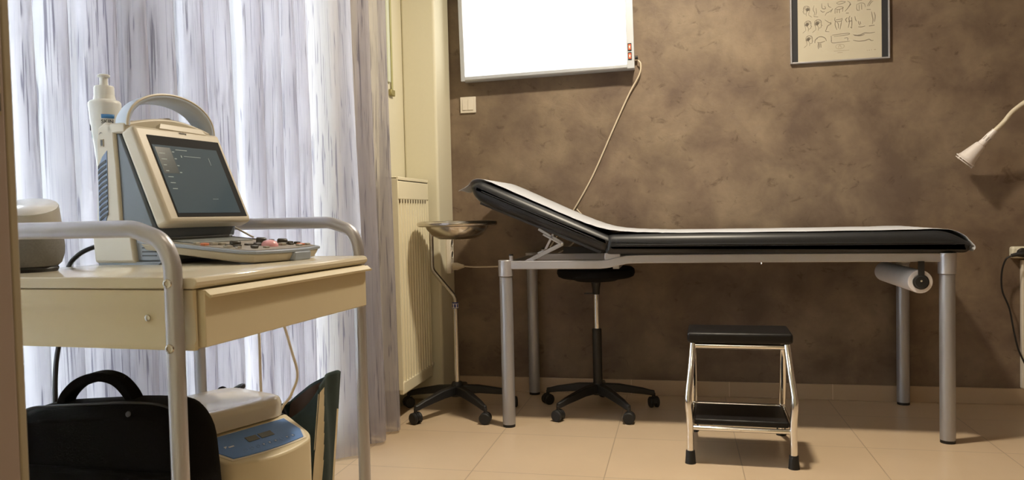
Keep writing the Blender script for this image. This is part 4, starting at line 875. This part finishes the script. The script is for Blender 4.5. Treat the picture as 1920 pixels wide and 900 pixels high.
# ------------------------------------------------------------------ bench centrifuge
def centrifuge():
    ph = math.radians(22)
    r = empty('bench_centrifuge', (-.850, 1.285, .212), 'cream bench centrifuge with blue control panel on lower shelf of trolley', 'centrifuge', rz=-ph)
    # local x: front (+) , y: along the width 0..0.26 ; front face at x = 0
    Wd, Dp = .222, .285; zf, zb = .238, .272   # front panel top edges (front low, back high)
    def ring(z, x0, x1, y0, y1, rad, bow=.0):
        P = []
        for cx, cy, a0 in ((x1-rad, y1-rad, 0), (x0+rad, y1-rad, 90), (x0+rad, y0+rad, 180), (x1-rad, y0+rad, 270)):
            for k in range(6):
                a = math.radians(a0+18*k); P.append([cx+rad*math.cos(a), cy+rad*math.sin(a)])
        return P
    P = ring(0, -Dp, 0, 0, Wd, .022)
    # bow the front
    def bowed(P, amt): return [[x+(amt*(1-((y-Wd/2)/(Wd/2))**2) if x > -.03 else 0), y] for x, y in P]
    # densify the front edge
    def dens(P):
        out = []
        for i, p in enumerate(P):
            q = P[(i+1) % len(P)]; out.append(p)
            if abs(p[0]-q[0]) < .004 and p[0] > -.01 and abs(p[1]-q[1]) > .1:
                for k in range(1, 8): out.append([p[0], p[1]+(q[1]-p[1])*k/8])
        return out
    P = bowed(dens(P), .022)
    b = BM(); prism(b, P, .012, zb, 'z')
    sn = Vector((zb-zf, 0, .085)).normalized()
    g = bmesh.ops.bisect_plane(b, geom=b.verts[:]+b.edges[:]+b.faces[:], plane_co=(0, 0, zf), plane_no=sn, clear_outer=True)
    bmesh.ops.edgeloop_fill(b, edges=[e for e in g['geom_cut'] if isinstance(e, bmesh.types.BMEdge)])
    obj('housing', b, M_CART, r, bevel=.004, seg=3)
    # control panel: sloped film
    sl = math.atan2(zb-zf, .085); MP = Matrix.Translation((0, 0, zf)) @ Matrix.Rotation(sl, 4, 'Y')
    front = [(.0140-.0+.008*(1-((y-Wd/2)/(Wd/2))**2)*1.2-.022, y) for y in [.026+(Wd-.052)*k/10 for k in range(11)]]
    pan = front + [(-.030, Wd-.014), (-.078, Wd-.020), (-.078, .012), (-.030, .012)]
    pf = obj('control_panel', prism(BM(), pan, .0012, .0032, 'z', MP), M_BLUE, r, label='blue control panel', ang=20)
    rim = [((x+.004 if x > -.05 else x-.004), y+(-.005 if y < Wd/2 else .005)) for x, y in pan]
    obj('panel_rim', prism(BM(), rim, -.002, .0014, 'z', MP), mat('light_cream_rim', (.78, .72, .60), .35), r)
    for a, c in ((.084, .110), (.115, .146)): obj('readout', box(BM(), (-.052, a, .003), (-.036, c, .0042), MP), mat('grey_readout', (.12, .13, .12), .3), pf)
    M_WP = mat('white_print', (.75, .80, .9), .5); M_PB = mat('pale_blue_print', (.22, .36, .66), .5)
    ic = BM(); rn = random.Random(8)
    for k in range(9):
        y = .062+k*.0145; x = -.016-.004*math.sin(k)*0
        tube(ic, [MP @ Vector((x+.0042*math.cos(2*PI*j/12), y+.0042*math.sin(2*PI*j/12), .0034)) for j in range(13)], .0005, 4, cap=False)
    obj('button_rings', ic, M_PB, pf)
    tr2 = BM()
    for k in (3, 4, 5, 7, 8):
        y = .062+k*.0145; prism(tr2, [(-.0185, y-.002), (-.0145, y), (-.0185, y+.002)], .0030, .0038, 'z', MP)
    prism(tr2, [(-.043, .030), (-.036, .030), (-.043, .037)], .0030, .0038, 'z', MP); box(tr2, (-.040, .038, .003), (-.0365, .050, .0038), MP)
    obj('panel_marks', tr2, M_WP, pf)
    # lid: rounded slab, domed, hinged at the back
    lid = BM(); Q = ring(0, -Dp-.002, -.080, -.006, Wd+.006, .045); L0 = .274
    R1 = [lid.verts.new((x, y, L0)) for x, y in Q]; R2 = [lid.verts.new((x, y, L0+.026)) for x, y in Q]
    sc_ = lambda x, y, s, z: lid.verts.new((-.18+(x+.18)*s, Wd/2+(y-Wd/2)*s, z))
    R3 = [sc_(x, y, .965, L0+.037) for x, y in Q]; R4 = [sc_(x, y, .88, L0+.041) for x, y in Q]; R5 = [sc_(x, y, .60, L0+.037) for x, y in Q]; R6 = [sc_(x, y, .42, L0+.031) for x, y in Q]; R7 = [sc_(x, y, .15, L0+.032) for x, y in Q]
    RR = [R1, R2, R3, R4, R5, R6, R7]; m = len(Q)
    for u, v in zip(RR[:-1], RR[1:]):
        for i in range(m): lid.faces.new((u[i], u[(i+1) % m], v[(i+1) % m], v[i]))
    lid.faces.new(R1[::-1]); lid.faces.new(R7)
    obj('lid', lid, mat('glossy_ivory_lid', (.66, .62, .54), .16, coat=.4), r, ang=60)
    obj('lid_gap', box(BM(), (-Dp+.006, .004, .2715), (-.090, Wd-.004, .2745)), M_BLACK, r)
    for x in (-.25, -.04):
        for y in (.04, Wd-.04): obj('rubber_foot', cyl(BM(), (x, y, 0), (x, y, .013), .014, 16), M_RUBBER, r)
centrifuge()

# ------------------------------------------------------------------ cloth tote bag behind the trolley
def tote():
    r = empty('tote_bag', (-.98, 1.84, 0), 'dark green tote bag with cream stripes slumped open behind the trolley', 'bag')
    M_G = mat('dark_green_cloth', (.018, .036, .034), .8, bump=.4, scale=60, var=.25); M_CS = mat('cream_cloth_stripe', (.56, .47, .30), .8, bump=.2, scale=60); M_IN = mat('brown_lining', (.075, .038, .020), .85, var=.2)
    O = Vector((r.location.x, r.location.y, 0))
    # corners going round; (x, y, top z) with base scaled in
    c = {'A': (-.884, 1.757, .492), 'B': (-.886, 1.885, .503), 'C': (-1.05, 1.915, .412), 'D': (-1.175, 1.765, .43)}
    base = {'A': (-.924, 1.725), 'B': (-.925, 1.865), 'C': (-1.14, 1.93), 'D': (-1.16, 1.75)}
    def panel(nm, p, q, mats, cols, sag=.0, bulge=0., inner=False):
        b = BM(); nx, nz = 50, 50; g = []
        P0, Q0 = Vector((*base[p], .0)), Vector((*base[q], .0)); P1, Q1 = Vector(c[p]), Vector(c[q])
        nrm = (Q0-P0).normalized().cross(Vector((0, 0, 1)))
        for j in range(nz+1):
            t = j/nz; row = []
            for i in range(nx+1):
                s = i/nx; lo = P0.lerp(Q0, s)+Vector((0, 0, .004)); hi = P1.lerp(Q1, s); hi.z -= sag*(1-abs(2*s-1)**3)
                v = lo.lerp(hi, t) + nrm*(bulge*math.sin(PI*s)*math.sin(PI*min(1, t*1.1)) + .006*math.sin(9*s+7*t)*t*math.sin(PI*s))
                row.append(b.verts.new(v-O))
            g.append(row)
        for j in range(nz):
            for i in range(nx):
                f = b.faces.new((g[j][i], g[j][i+1], g[j+1][i+1], g[j+1][i])); f.material_index = cols((i+.5)/nx, (j+.5)/nz)
        o = obj(nm, b, mats, r, ang=180); s_ = o.modifiers.new('s', 'SOLIDIFY'); s_.thickness = .003; return o
    green = lambda s, t: 0
    panel('side_panel', 'A', 'B', [M_G, M_CS, M_IN], lambda s, t: 1 if (s < .32-.30*max(0, t-.55)) and t < .96 or (s > .88 and t < .8) else 0, sag=-.014, bulge=.008)
    panel('back_panel', 'B', 'C', [M_IN, M_G], lambda s, t: 1 if t > .975 else 0, sag=-.012, bulge=0)
    panel('side_panel', 'C', 'D', [M_G, M_CS], green, sag=.01)
    panel('front_panel', 'D', 'A', [M_G, M_CS], green, sag=.070, bulge=.012)
    bb = BM(); bb.faces.new([bb.verts.new(Vector((*base[k], .003))-O) for k in 'ABCD']); obj('bottom', bb, M_G, r)
    hs = smooth_path([Vector(v)-O for v in ((-1.17, 1.755, .455), (-1.150, 1.75, .475), (-1.125, 1.745, .460), (-1.07, 1.742, .452), (-1.02, 1.74, .447), (-.985, 1.735, .438), (-.965, 1.73, .405), (-.958, 1.722, .34), (-.965, 1.72, .30))], 6)
    obj('carry_strap', sweep(BM(), hs, [(-.012, -.002), (.012, -.002), (.012, .002), (-.012, .002)]), M_CANVAS, r)
tote()
# cords under the trolley
q = [CA @ Vector(v) for v in ((-.40, .615, .70), (-.40, .618, .55), (-.40, .62, .25))]
tag(obj('beige_cord', tube(BM(), smooth_path([(-.985, 1.60+.05, .71), (-.985, 1.655, .62), (-.988, 1.66, .50), (-.99, 1.68, .36), (-.99, 1.69, .02)], 6), .0033, 8), M_CABLE), 'straight beige cord hanging below the trolley in front of the curtain', 'cable')
tag(obj('beige_cord', tube(BM(), smooth_path([(-.925, 1.645, .712), (-.920, 1.652, .67), (-.905, 1.66, .60), (-.894, 1.665, .54), (-.915, 1.67, .49), (-.955, 1.67, .40), (-.97, 1.67, .02)], 6), .0033, 8), M_CABLE), 'slanting beige cord below the trolley beside the tote bag', 'cable')
tag(obj('dark_cord_coil', tube(BM(), [(-1.015+.018*math.cos(k*.5), 1.60+.010*math.sin(k*.5), .516+.010*math.sin(k*.5+1)) for k in range(14)], .0045, 8), M_BLACK), 'small dark loop of cord behind the centrifuge lid', 'cable')
